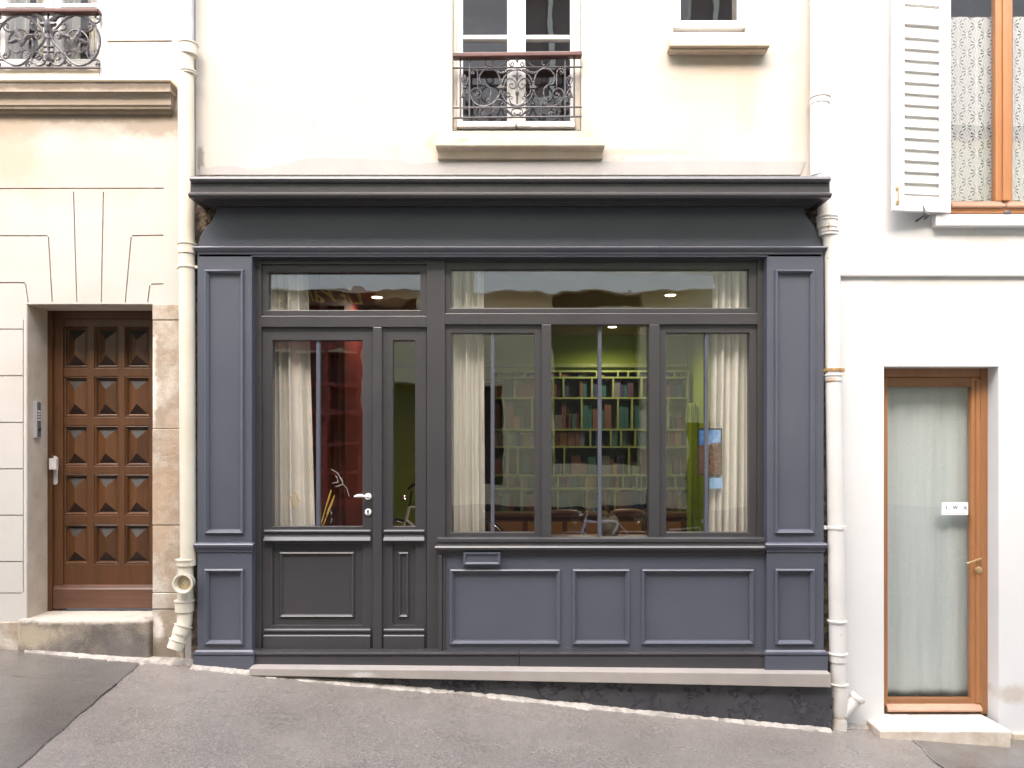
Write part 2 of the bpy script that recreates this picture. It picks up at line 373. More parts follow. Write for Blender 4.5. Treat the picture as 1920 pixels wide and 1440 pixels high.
M['creamwood'] = pmat("old_cream_paint", (.56, .52, .46), .5, col2=(.48, .42, .35), vs=10, bump=.25, bs=50, bd=.003)
M['pvc'] = pmat("white_pvc", (.84, .84, .85), .35)
M['shutter'] = pmat("white_shutter_paint", (.68, .67, .655), .5, col2=(.65, .635, .61), vs=3)
M['door'] = wood_mat("dark_oak", (.074, .030, .0115), (.110, .046, .0175), (.042, .018, .008), .36, True, 7, .5, worn=1)
M['doorh'] = wood_mat("dark_oak_crosswise", (.074, .030, .0115), (.110, .046, .0175), (.042, .018, .008), .36, False, 7, .5)
M['doorpan'] = wood_mat("oak_diamond_panel", (.080, .033, .012), (.118, .050, .018), (.046, .020, .009), .33, True, 7, .6, worn=1)
M['doortop'] = pmat('dark_grey_oak', (.018, .014, .0125), .6, col2=(.030, .024, .021), vs=20, stretch=(1, 1, .1), spec=.35)  # upper diamond faces take a darker, greyer oak colour
M['doorlow'] = pmat('shaded_dark_oak', (.022, .012, .010), .5, col2=(.035, .019, .014), vs=20, spec=.3)  # shade of the downward-facing diamond faces put into the colour
M['kick'] = wood_mat("worn_oak_board", (.085, .040, .025), (.12, .058, .036), (.055, .028, .018), .42, False, 7, .5)
M['teak'] = wood_mat("orange_teak", (.285, .125, .050), (.34, .16, .068), (.23, .095, .036), .36, True, 6, .5)
M['teakh'] = wood_mat("orange_teak_crosswise", (.285, .125, .050), (.34, .16, .068), (.23, .095, .036), .36, False, 6, .5)
M['teakdull'] = wood_mat("weathered_teak", (.40, .23, .15), (.50, .31, .21), (.30, .16, .10), .5, False, 6, .5)
M['shopglass'] = glass_mat("shop_window_glass", 2.65, .0016)
M['topglass'] = glass_mat('transom_glass', 3.0, .0013, ws=2.6)
M['doorglass'] = glass_mat("clear_door_glass", 1.85, .0008)
M['winglass'] = glass_mat("old_window_glass", 3.0, .0012)
M['alu'] = pmat("brushed_aluminium", (.62, .62, .64), .35, metal=.7)
M['alud'] = pmat("dark_aluminium_face", (.22, .21, .22), .4, metal=.5)
M['silver'] = pmat("satin_silver", (.70, .67, .66), .38, metal=.35)
M['whiteplastic'] = pmat("white_enamel", (.85, .84, .82), .3)
M['brass'] = pmat("aged_brass", (.55, .40, .22), .35, metal=.6)
M['black'] = pmat("black_rubber", (.02, .02, .022), .55)
M['keyhole'] = pmat("dark_keyhole", (.12, .09, .06), .5, metal=.5)
M['cloth'] = pmat("cream_curtain_cloth", (.82, .79, .71), .9, col2=(.74, .70, .62), vs=3, bump=.3, bs=300, bd=.001, translucent=.25)
M['linen'] = pmat("pale_green_linen", (.54, .605, .59), .95, col2=(.62, .675, .655), vs=26, stretch=(1, 1, .05), fine=.22, bump=.35, bs=260, bd=.002, bstretch=(.12, 1, 1), translucent=.2, lo=.3, hi=.7)
M['voile'] = pmat("white_voile", (.72, .72, .68), .9, col2=(.64, .63, .58), vs=4, stretch=(1, 1, .1), translucent=.3)
M['lace'] = lace_mat("crochet_lace", X(1778, .2), Z(375, .2))
M['green'] = pmat("lime_green_wall_paint", (.27, .37, .028), .7, col2=(.23, .32, .022), vs=1.4)
M['greenshelf'] = pmat("lime_green_lacquer", (.22, .27, .085), .5, col2=(.18, .23, .06), vs=3)
M['redwall'] = pmat("red_wall_paint", (.24, .030, .022), .6, col2=(.20, .026, .02), vs=2)
M['rust_cloth'] = pmat("rust_red_curtain", (.30, .095, .045), .85, col2=(.25, .07, .035), vs=8, stretch=(1, 1, .1))
M['ceil'] = pmat("dim_plaster_ceiling", (.26, .205, .18), .8, col2=(.22, .17, .15), vs=2)
M['floor'] = pmat("dark_wood_floor", (.09, .05, .03), .5, col2=(.13, .075, .045), vs=4, stretch=(1, .1, 1))
M['brownwood'] = wood_mat("brown_furniture_wood", (.13, .055, .028), (.18, .08, .04), (.08, .035, .02), .4, False, 5, .5)
M['cane'] = pmat("orange_cane", (.42, .20, .07), .6, col2=(.30, .13, .045), vs=60)
M['lamp'] = pmat("warm_lamp_glow", (1, .9, .7), .5, emit=(1.0, .83, .52), estr=1.6)
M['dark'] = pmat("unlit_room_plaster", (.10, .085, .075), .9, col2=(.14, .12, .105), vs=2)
M['opp'] = pmat("opposite_cream_plaster", (.80, .71, .45), .9, col2=(.72, .63, .38), vs=1.2)
M['oppdark'] = pmat("opposite_dark_joinery", (.045, .036, .034), .5)
M['opproof'] = pmat("opposite_beige_plaster", (.78, .66, .55), .8, col2=(.64, .53, .43), vs=2, stretch=(.5, 1, 2))
M['oppshut'] = pmat('opposite_brown_shutter', (.26, .19, .145), .6)
M['oppred'] = pmat("opposite_red_joinery", (.24, .045, .035), .5)
M['oppwhite'] = pmat("opposite_white_awning", (.95, .87, .66), .7)
M['gold'] = pmat("gilt_lettering", (.75, .62, .22), .5)
M['reed'] = pmat('golden_reed', (.55, .36, .07), .5)
M['sprig'] = pmat('bleached_twig', (.46, .44, .43), .6)
M['seam'] = pmat('pale_asphalt_seam', (.32, .285, .255), .8, col2=(.20, .175, .155), vs=20)
M['paper'] = pmat("white_card", (.85, .86, .87), .6)
M['ink'] = pmat("grey_ink", (.16, .16, .17), .6)
M['fillet'] = pmat("pale_cement_mortar", (.42, .38, .33), .9, col2=(.19, .165, .145), vs=13, bump=.7, bs=50, bd=.008, lo=.46, hi=.72)
M['asphalt'] = asphalt_mat("gritty_grey_asphalt", (.186, .161, .142), (.236, .206, .183), (.44, .39, .35), .40, .6, .36, .26)
M['wet'] = asphalt_mat("dark_smooth_asphalt", (.100, .089, .080), (.150, .135, .122), (.26, .23, .21), .24, .25, .16, .17)
M['ceramic'] = pmat("speckled_stoneware", (.17, .14, .10), .5, col2=(.12, .10, .07), vs=30)
M['plate'] = pmat("pale_plate_glaze", (.60, .64, .60), .25)
M['tableglass'] = glass_mat("drinking_glass", 1.9, 0)
M['bikegrey'] = pmat("silver_bicycle_paint", (.85, .87, .92), .25)
M['steel'] = pmat("polished_steel", (.75, .75, .75), .22, metal=.9)

# ================================================================== GROUND
def ground():
    b = MB(); xs = [-40, -20, -10, -6] + [-5 + i*.25 for i in range(41)] + [6, 10, 20, 40]
    ys = [.6, .0, -.25, -.6, -1.2, -2, -3.5, -5.5, -7.7]
    rs = []
    for y in ys: rs.append([(x, y, g(x) - .012*max(0, -y) + .012*math.sin(x*1.3+y)*(1 if y < -.6 else 0)) for x in xs])
    b.rings(rs, False, False)
    return solo('street_ground', b, M['asphalt'], None, None, (0, 0, 0), kind='structure', smooth=True)
def gz(x, y): return g(x) - .012*max(0, -y) + (.012*math.sin(x*1.3+y) if y < -.6 else 0)
def ground_pt(px, py):                                     # where the line of sight through a photo pixel meets the street
    dx, dz = (px-960)/F, (850-py)/F
    t = 2.0
    for _ in range(4000):
        x, y, z = dx*t, -CAM_D+t, EYE+dz*t
        if z <= gz(x, y) or y > -.02: break
        t += .002
    return x, y
ground()
def ground_patch(name, x0fn, x1fn, mat, lift):          # rows run across the street, from the wall outwards
    b = MB(); rows = []
    for k in range(151):
        y = -.02 - 7.3*(k/150)**1.6; row = []
        a, e = x0fn(y), x1fn(y)
        for i in range(61):
            x = a + (e-a)*i/60; row.append((x, y, gz(x, y) + lift))
        rows.append(row)
    b.rings(rows, False, False)
    return solo(name, b, mat, None, None, (0, 0, 0), kind='structure', smooth=True)
lx0, ly0 = ground_pt(268, 1240); lx1, ly1 = ground_pt(36, 1440)
rx0, ry0 = ground_pt(1700, 1378); rx1, ry1 = ground_pt(1768, 1440)
ground_patch('asphalt_repair', lambda y: -9, lambda y: lx0 + (lx1-lx0)*(y-ly0)/(ly1-ly0) + .004*math.sin(y*17) + .003*math.sin(y*61), M['wet'], .005)
ground_patch('asphalt_repair', lambda y: rx0 + (rx1-rx0)*(y-ry0)/(ry1-ry0) + .010*math.sin(y*15), lambda y: 9, M['wet'], .005)
def fillet():                                              # pale cement squeezed along the foot of the walls
    b = MB(); rs = []
    random.seed(3); n = 640; wv = 0
    for i in range(n+1):
        x = -3.35 + i*(6.3)/n
        yw = -.02 if x < -2.17 else (-.14 if x < 2.16 else -.01)
        if -3.42 < x < -2.49: yw = -.055
        wv = .82*wv + .18*random.uniform(-1, 1)
        wd = .028 + .032*abs(math.sin(x*1.9+.6)) + .06*wv + random.uniform(-.008, .008)
        if -3.4 < x < -2.95: wd *= max(.05, (x+3.4)/.45)*.6
        if -2.75 < x < -2.2: wd += .03
        if x > 2.5: wd *= max(.1, 1-(x-2.5)/.5)
        wd = max(.012, wd); h = .018 + .012*wv
        rs.append([(x, yw+.03, gz(x, yw)+h+.006), (x, yw-.004, gz(x, yw)+max(.008, h)), (x, yw-wd*.6, gz(x, yw-wd*.6)+.009), (x, yw-wd, gz(x, yw-wd)-.002)])
    b.rings(rs, False, False)
    return solo('pavement_edge', b, M['fillet'], None, None, (0, 0, 0), kind='structure', smooth=True)
fillet()
def crack():                                               # pale seam along the right-hand repair
    b = MB(); pts = []
    for i in range(24):
        t = i/23; y = ry0-.02 + (ry1-.6-ry0)*t; x = rx0 + (rx1-rx0)*(y-ry0)/(ry1-ry0) + .010*math.sin(y*15) + .004*math.sin(t*40)
        pts.append((x, y))
    rs = [[(x-.004, y, gz(x, y)+.0066), (x+.004, y, gz(x, y)+.0068)] for x, y in pts]
    b.rings(rs, False, False); solo('asphalt_seam', b, M['seam'], None, None, (0, 0, 0), kind='structure')
crack()

# ================================================================== helper builds
def rect_frame(b, x0, x1, z0, z1, wl, wr, wb, wt, y0, y1):  # stiles run full height, rails between
    b.box(x0, x0+wl, y0, y1, z0, z1); b.box(x1-wr, x1, y0, y1, z0, z1)
    if wb: b.box(x0+wl, x1-wr, y0+.0, y1, z0, z0+wb)
    if wt: b.box(x0+wl, x1-wr, y0+.0, y1, z1-wt, z1)
    return b
def pane(name, x0, x1, z0, z1, y, mat, parent):
    return part(name, MB().box(x0, x1, y, y+.006, z0, z1), mat, parent)
def cloth(x0a, x1a, x0b, x1b, zt, zb, y, amp, folds, seed, nz=26, nx=90, pinch=0):
    rnd = random.Random(seed); ph = [rnd.uniform(0, 6.28) for _ in range(6)]; b = MB(); rs = []
    for k in range(nz+1):
        t = k/nz; x0 = x0a+(x0b-x0a)*t; x1 = x1a+(x1b-x1a)*t; z = zt+(zb-zt)*t; row = []
        for i in range(nx+1):
            u = i/nx
            s = math.sin(u*folds*2*math.pi + ph[0] + .5*math.sin(u*7+ph[1]) + .25*math.sin(t*3+ph[2]))
            yy = y + amp*(1-abs(s)**.8*(1 if s > 0 else -1))*.5*(.75+.35*t) + amp*.35*math.sin(u*folds*3.1+ph[3]+t*1.7)
            row.append((x0+(x1-x0)*u + .006*math.sin(u*folds*6.28+1+ph[4]), yy, z))
        rs.append(row)
    b.rings(rs, False, False); return b
def add_solidify(o, th=.002):
    s = o.modifiers.new("thickness", 'SOLIDIFY'); s.thickness = th; return o

# ================================================================== LEFT BUILDING (cream, rusticated)
LB = thing('apartment_building', 'cream stone house with carved joints, a wooden studded door and a sooty moulded ledge', 'building', (-3.2, 0, g(-3.2)))
dx0, dx1, dzt = X(50), X(287), Z(570)
yd = .27
lw0, lw1 = X(-260), X(188); lwb = Z(128)
top = Z(-420)
def left_wall():
    b = MB(); x1 = X(364)
    b.slab([-9, x1], [-.6, top], [(dx0, dx1, -.7, dzt), (lw0, lw1, lwb, Z(-330))], 0, .36)
    me = b.mesh('wall', origin_of(LB)); o = bpy.data.objects.new('wall', me); link(o, LB)
    me.materials.append(M['cream'])
    c = MB()
    def line(p, q_, wd=.009):
        a, e = Vector((X(p[0]), Z(p[1]))), Vector((X(q_[0]), Z(q_[1]))); dd = (e-a).normalized(); nn = Vector((-dd.y, dd.x))*wd*.5
        a -= dd*.002; e += dd*.002
        c.hexa([(*(a-nn)[:1], -.02, (a-nn)[1]), ((a+nn)[0], -.02, (a+nn)[1]), ((a+nn)[0], .011, (a+nn)[1]), ((a-nn)[0], .011, (a-nn)[1]),
                ((e-nn)[0], -.02, (e-nn)[1]), ((e+nn)[0], -.02, (e+nn)[1]), ((e+nn)[0], .011, (e+nn)[1]), ((e-nn)[0], .011, (e-nn)[1])])
    line((202, 78), (322, 77), .012); line((-300, 354), (307, 353))
    for a, e in (((138, 360), (144, 566)), ((194, 360), (190, 566)), ((-300, 442), (88, 442)), ((91, 445), (98, 566)), ((249, 442), (306, 441)), ((246, 445), (235, 566)),
                 ((-300, 530), (46, 530)), ((48, 533), (53, 566)), ((284, 533), (306, 532)), ((281, 536), (277, 566))): line(a, e)
    for y in (617, 704.5, 792, 879, 966, 1053): line((-300, y), (42, y), .008)
    line((-300, 1112), (40, 1112), .008)
    line((43.5, 600), (43.5, 1110), .005)
    cm = c.mesh('cutter'); cm.materials.append(M['mortar'])
    for v in cm.vertices: v.co -= origin_of(LB)
    co = bpy.data.objects.new('cutter', cm); link(co); co.location = origin_of(LB)
    bo = o.modifiers.new('grooves', 'BOOLEAN'); bo.object = co; bo.operation = 'DIFFERENCE'; bo.solver = 'EXACT'; bo.use_self = True
    try: bo.material_mode = 'TRANSFER'
    except Exception: pass
    bpy.context.view_layer.update()
    dg = bpy.context.evaluated_depsgraph_get(); nm = bpy.data.meshes.new_from_object(o.evaluated_get(dg))
    o.modifiers.clear(); o.data = nm
    bpy.data.objects.remove(co)
left_wall()
# ledge
zl = lambda py, y: Z(py, y)
b = MB(); b.run(-9, X(322), -.004, .05, [(.0, Z(215, 0)), (.022, Z(213, -.02)), (.026, Z(206, -.03)), (.048, Z(204, -.05)), (.052, Z(199, -.05)), (.062, Z(197, -.06)), (.068, Z(180, -.07)), (.080, Z(174, -.08)), (.098, Z(172.5, -.1)), (.105, Z(171.5, -.11)), (.108, Z(157, -.11)), (.112, Z(153, -.115)), (.0, Z(147, 0))], .35)
part('cornice', b, M['ledge'], LB, smooth=True)
b = MB(); b.run(-9, X(322), -.004, .05, [(.118, Z(153.2, -.118)), (.124, Z(150.5, -.12)), (.0, Z(145.5, 0))], .35); part('cornice_capping', b, M['sillstone'], LB)
# stone jamb right of the door
b = MB(); z = g(-2.4)-.15
jx = [X(287), X(338)]
for z0, z1, pr in ((z, Z(1142), .006), (Z(1142), Z(1112), .012), (Z(1112), Z(985), .007), (Z(985), Z(805), .010), (Z(805), Z(601), .006), (Z(601), Z(571), .010)):
    b.box(jx[0]-.002, jx[1]+.03, -pr, .02, z0+.003, z1)
part('stone_jamb', b, M['oldstone'], LB, bevel=.006)
# plinth left of the door
b = MB(); b.hexa([(-9, -.012, -.6), (X(46), -.012, -.6), (X(46), .02, -.6), (-9, .02, -.6), (-9, -.012, Z(1166)), (X(46), -.012, Z(1166)), (X(46), .02, Z(1166)), (-9, .02, Z(1166))])
part('plinth', b, M['oldstone'], LB, bevel=.006)
# doorstep
zs = Z(1145, yd); b = MB(); b.box(X(40), dx1-.003, -.05, .5, -.5, zs)
o = part('doorstep', b, M['step'], LB, bevel=.018)
# door
D = bpy.data.objects.new('door', None); D.location = Vector((X(190, yd), yd, zs)) - origin_of(LB); link(D, LB)
ddx0, ddx1 = X(118, yd), X(294, yd)
dzb, dzt2 = Z(1142, yd), Z(586, yd)
b = MB(); b.box(X(92, yd)-.02, X(101, yd), yd-.025, yd+.06, zs, Z(560, yd)); b.box(X(101, yd), X(118, yd)-.30+.30, yd-.0, yd+.06, zs, Z(560, yd))
b.box(X(118, yd), X(310, yd), yd-.012, yd+.06, Z(597, yd), Z(560, yd))
part('door_frame', b, M['door'], D, bevel=.003)
cols = [(119, 164.5), (176.5, 222), (234, 280.5)]; rows = [(613, 690), (706, 782), (798, 874), (889, 966), (983, 1058)]
b = MB(); ys = yd+.012
xe = [ddx0-.06] + [X(v, ys) for c_ in cols for v in c_] + [X(300, ys)]
holes = [(X(a, ys), X(c_, ys), Z(r2, ys), Z(r1, ys)) for a, c_ in cols for r1, r2 in rows]
b.slab([X(101.5, ys), X(300, ys)], [Z(1141, ys), Z(596, ys)], holes, ys, ys+.045)
part('door_leaf', b, M['door'], D, bevel=.003)
for a, c_ in cols:
    for r1, r2 in rows:
        x0, x1, z0, z1 = X(a, ys), X(c_, ys), Z(r2, ys), Z(r1, ys); b = MB()
        b.frame(x0+.001, x1-.001, z0+.001, z1-.001, [(0, ys+.03), (0, ys+.006), (.006, ys+.002), (.012, ys+.010), (.016, ys+.026), (.021, ys+.028)])
        i0 = .021; xa, xb, za, zb = x0+i0, x1-i0, z0+i0, z1-i0; mx = (xa+xb)/2; hw = (xb-xa)/2; yb_ = ys+.028; yt = ys-.012
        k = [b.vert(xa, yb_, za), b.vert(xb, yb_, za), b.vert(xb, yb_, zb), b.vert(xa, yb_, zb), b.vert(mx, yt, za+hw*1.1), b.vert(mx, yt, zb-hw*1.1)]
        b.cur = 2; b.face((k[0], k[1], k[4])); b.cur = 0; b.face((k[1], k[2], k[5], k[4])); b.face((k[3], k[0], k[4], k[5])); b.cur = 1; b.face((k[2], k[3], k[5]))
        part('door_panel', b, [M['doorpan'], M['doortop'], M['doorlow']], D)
b = MB(); b.run(X(103, ys), X(300, ys), ys, ys+.01, [(.0, Z(1140, ys)), (.03, Z(1140, ys)), (.03, Z(1104, ys)), (.022, Z(1101, ys)), (.02, Z(1098.5, ys)), (.0, Z(1096, ys))], .0)
part('kick_board', b, M['kick'], D, bevel=.003)
yh = ys-.005; b = MB()
hx, hz0, hz1, hw = X(104.5, yh), Z(909, yh), Z(855, yh), .019
pl = []
for i in range(9): a = math.pi*i/8; pl.append((hx+hw*math.cos(a), hz1-hw+hw*math.sin(a)))
for i in range(9): a = math.pi+math.pi*i/8; pl.append((hx+hw*math.cos(a), hz0+hw+hw*math.sin(a)))
b.prism_y(pl, yh-.012, yh+.004); b.box(hx-.012, hx+.012, yh-.05, yh-.01, Z(876, yh), Z(864, yh)); b.box(hx-.008, hx+.046, yh-.075, yh-.045, Z(880, yh), Z(859, yh))
b.lathe([(.008, yh-.016), (.008, yh-.010)], hx, Z(894, yh), 12, 'y')
part('handle', b, M['silver'], D, bevel=.005)
M['reveal'] = pmat('dirty_beige_plaster', (.52, .445, .355), .9, col2=(.42, .34, .26), vs=5, bump=.3, bs=60, bd=.002)
b = MB(); b.box(dx0, dx0+.004, .006, yd-.026, zs+.001, dzt); part('door_reveal', b, M['reveal'], LB)
b = MB(); b.box(dx0+.0041, dx1, .006, yd-.026, dzt-.004, dzt); part('door_soffit', b, M['reveal'], LB)
# upper window
yw = .10
b = MB(); b.box(lw1, X(200), -.006, .05, lwb-.08, Z(-330)); part('window_surround', b, M['whitewood'], LB)
b = MB(); b.box(X(-260), X(188)-.002, -.012, .14, Z(147.5, 0), Z(128.5, 0)); part('window_sill', b, M['creamwood'], LB, bevel=.003)
W = bpy.data.objects.new('window', None); W.location = Vector((X(-40, yw), yw, lwb)) - origin_of(LB); link(W, LB)
b = MB()
gl = [(-108, 10.5), (40, 86.5)]
for c0, c1, o0, o1 in ((13, 87, 3, 97), (117, 184, 103, 196), (-120, -18, -140, -8)):
    b.box(X(o0, yw), X(c0, yw), yw-.02, yw+.03, Z(127, yw), Z(-330, yw)); b.box(X(c1, yw), X(o1, yw), yw-.02, yw+.03, Z(127, yw), Z(-330, yw))
    b.box(X(c0, yw), X(c1, yw), yw-.02, yw+.03, Z(127, yw), Z(113, yw)); b.box(X(c0, yw), X(c1, yw), yw-.02, yw+.03, Z(16.5, yw), Z(9, yw))
b.box(X(97, yw)-.004, X(103, yw)+.004, yw-.035, yw-.01, Z(124, yw), Z(-330, yw)); b.box(X(-8, yw)-.004, X(3, yw)+.004, yw-.03, yw-.01, Z(127, yw), Z(-330, yw))
part('window_frame', b, M['whitewood'], W, bevel=.004)
for c0, c1 in ((13, 87), (117, 184), (-120, -18)):
    for za, zb in ((113, 16.5), (9, -150)): pane('glass_pane', X(c0, yw), X(c1, yw), Z(za, yw), Z(zb, yw), yw+.01, M['winglass'], W)
b = MB(); b.slab([lw0-.3, lw1+.35], [lwb-.2, Z(-380)], [], 1.6, 1.62); b.box(lw0-.3, lw0-.28, .36, 1.6, lwb-.2, Z(-380)); b.box(lw1+.33, lw1+.35, .36, 1.6, lwb-.2, Z(-380)); b.box(lw0-.3, lw1+.35, .36, 1.62, lwb-.22, lwb-.2); b.box(lw0-.3, lw1+.35, .36, 1.62, Z(-380), Z(-380)+.02)
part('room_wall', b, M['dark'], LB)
for (a, c_, sd) in ((8, 60, 5), (60, 92, 8), (116, 152, 6), (152, 190, 9)):
    o = solo('curtain', cloth(X(a, .3), X(c_, .3), X(a+6, .3), X(c_-(8 if sd in (5, 6) else 0), .3), Z(-120, .3), Z(126, .3), .28 if sd < 8 else .34, .05, 3, sd), M['voile'] if sd < 8 else M['cloth'],
             {5: 'long pale curtain at the left edge of the balconied window of the cream stone house', 8: 'short beige drape in the middle of the balconied window of the cream stone house', 6: 'grey white voile hanging right of the window post above the wooden door', 9: 'right-hand beige drape in the window above the wooden door'}[sd], 'curtain', (X((a+c_)/2, .3), .3, Z(126, .3)), 'curtains in the upper left window', smooth=True); add_solidify(o)

# ================================================================== SCROLLED RAILINGS
def railing(name, label, crop, sc, y, mid, paths, single, rail, posts, hbars, extra):
    ox, oy = crop
    P = lambda u, v: Vector((X(ox+u/sc, y), y, Z(oy+v/sc, y)))
    o = thing(name, label, 'balcony railing', P(mid, hbars[-1][2]))
    b = MB(); a, c_, t1, t2, b1, b2 = rail
    p1, p2, q1, q2 = P(a, t1), P(c_, t2), P(a, b1), P(c_, b2)
    b.hexa([(q1.x, y-.03, q1.z), (q2.x, y-.03, q2.z), (q2.x, y+.03, q2.z), (q1.x, y+.03, q1.z), (p1.x, y-.03, p1.z), (p2.x, y-.03, p2.z), (p2.x, y+.03, p2.z), (p1.x, y+.03, p1.z)])
    part('handrail', b, M['rail'], o, bevel=.008)
    b = MB()
    for (u, v0, v1, r) in posts: b.tube([P(u, v0), P(u, v1)], r, 8)
    for (u0, u1, v0, v1, r) in [(h[0], h[1], h[2], h[3], h[4]) for h in hbars]: b.tube([P(u0, v0), P(u1, v1)], r, 8)
    part('bar_frame', b, M['iron'], o, smooth=True)
    b = MB()
    def stroke(pts, r0, mirror):
        for s in ((0, 1) if mirror else (0,)):
            pp = [P(2*mid-u if s else u, v) for u, v in pts]; sp = smooth_path(pp, 7); L = len(sp)
            if isinstance(r0, tuple): rr = [max(.0015, r0[0]*(math.sin(math.pi*(k/(L-1))**.8)**.7) + .0015) for k in range(L)]
            else: rr = [r0*(1 if 2 < k < L-3 else .85) for k in range(L)]
            sp = [p + Vector((0, random.uniform(-.002, .002), 0)) for p in sp]
            b.tube(sp, rr, 6)
            e = sp[-1]
            if not isinstance(r0, tuple) and len(pts) > 5: b.tube([e+Vector((0, -.006, 0)), e+Vector((0, .006, 0))], r0*1.5, 8)
    for pts, r in paths: stroke(pts, r, True)
    for pts, r in single: stroke(pts, r, False)
    part('scrollwork', b, M['iron'], o, smooth=True)
    for u, v, hw, hh in extra:
        p = P(u, v); part('collar', MB().box(p.x-hw, p.x+hw, y-.011, y+.011, p.z-hh, p.z+hh), M['iron'], o, bevel=.003)
    return o
r_ = .0055
ell = [(958+205*math.cos(a*math.pi/12-math.pi/2), 585+238*math.sin(a*math.pi/12-math.pi/2)) for a in range(25)]
cpaths = [
 ([(790, 570), (800, 505), (850, 462), (910, 480), (942, 530), (930, 580), (890, 592), (860, 560), (866, 532), (895, 535)], .0042),
 ([(780, 575), (790, 640), (830, 692), (862, 688), (862, 655), (845, 650)], .0042), ([(855, 690), (892, 698), (892, 722), (872, 716)], .0035),
 ([(852, 700), (875, 775), (918, 805), (958, 815)], .0045),
 ([(958, 500), (945, 450), (925, 425), (895, 428)], (.0055,)),
 ([(742, 560), (737, 480), (700, 385), (620, 335), (540, 350), (482, 415), (475, 490), (515, 540), (570, 553), (612, 595), (618, 665), (600, 740), (606, 795), (582, 775), (562, 742), (590, 730)], r_),
 ([(742, 590), (722, 680), (650, 772), (540, 818), (430, 792), (368, 710), (366, 632), (420, 592), (478, 612), (498, 662), (468, 712), (430, 702), (420, 668), (450, 656)], r_),
 ([(352, 360), (395, 335), (440, 362), (450, 430), (450, 595)], .0045), ([(356, 350), (362, 395), (392, 408), (406, 382), (388, 368), (378, 385)], .004),
 ([(700, 360), (730, 390), (790, 386), (845, 355), (900, 346)], (.009,)),
 ([(740, 305), (790, 278), (845, 222)], .0045), ([(852, 228), (858, 285), (895, 305), (916, 275), (893, 255), (880, 275)], .0038), ([(850, 228), (885, 205), (938, 215), (958, 262)], .0045),
 ([(600, 312), (556, 275), (556, 228), (600, 205), (636, 235), (636, 285), (616, 292)], .0045),
 ([(240, 462), (262, 520), (290, 572)], .0045), ([(332, 462), (312, 520), (286, 572)], .0045), ([(240, 462), (285, 442), (332, 462)], .0045), ([(245, 708), (265, 645), (290, 590)], .0045), ([(335, 708), (312, 645), (286, 590)], .0045), ([(245, 708), (288, 690), (335, 708)], .0045),
 ([(286, 420), (286, 455), (286, 492)], (.008,)), ([(286, 650), (286, 690), (286, 735)], (.008,)), ([(268, 462), (286, 475), (304, 462)], (.006,)), ([(268, 672), (286, 685), (304, 672)], (.006,)),
 ([(500, 848), (470, 880), (478, 930), (515, 945), (545, 912), (522, 890), (508, 905)], .0042), ([(575, 845), (620, 870), (645, 895), (612, 912)], .0042), ([(648, 890), (652, 790), (705, 735), (775, 755), (796, 800), (765, 825), (745, 795), (762, 782)], .0048),
 ([(780, 850), (850, 892), (900, 948)], (.008,)), ([(958, 848), (905, 858), (888, 905), (915, 940), (938, 920), (920, 908)], .0042), ([(935, 935), (958, 925), (980, 935)], (.006,)),
 ([(545, 545), (540, 510), (548, 500)], (.007,)), ([(560, 550), (585, 570), (575, 590)], (.006,)),
]
railing('balcony_railing', 'scrolled iron window guard with a dark red handrail before the middle upper window', (830, 80), 6.857, -.035, 958, cpaths,
 [(ell, r_), ([(958, 345), (958, 640)], .004), ([(958, 380), (958, 415), (958, 450)], (.008,)), ([(958, 625), (958, 655), (958, 690)], (.014,))],
 (128, 1788, 148, 128, 212, 192), [(228, 200, 968, .0065), (345, 205, 968, .0065), (1573, 195, 955, .0065), (1690, 195, 955, .0065)],
 [(128, 1788, 327, 314, .0065), (128, 1788, 837, 828, .0065), (128, 1788, 968, 950, .0065)],
 [(756, 573, .022, .006), (756, 590, .022, .004), (1164, 570, .022, .006), (1164, 587, .022, .004), (958, 712, .008, .007), (958, 742, .007, .006), (958, 772, .006, .005), (286, 580, .012, .004), (1632, 565, .012, .004)])
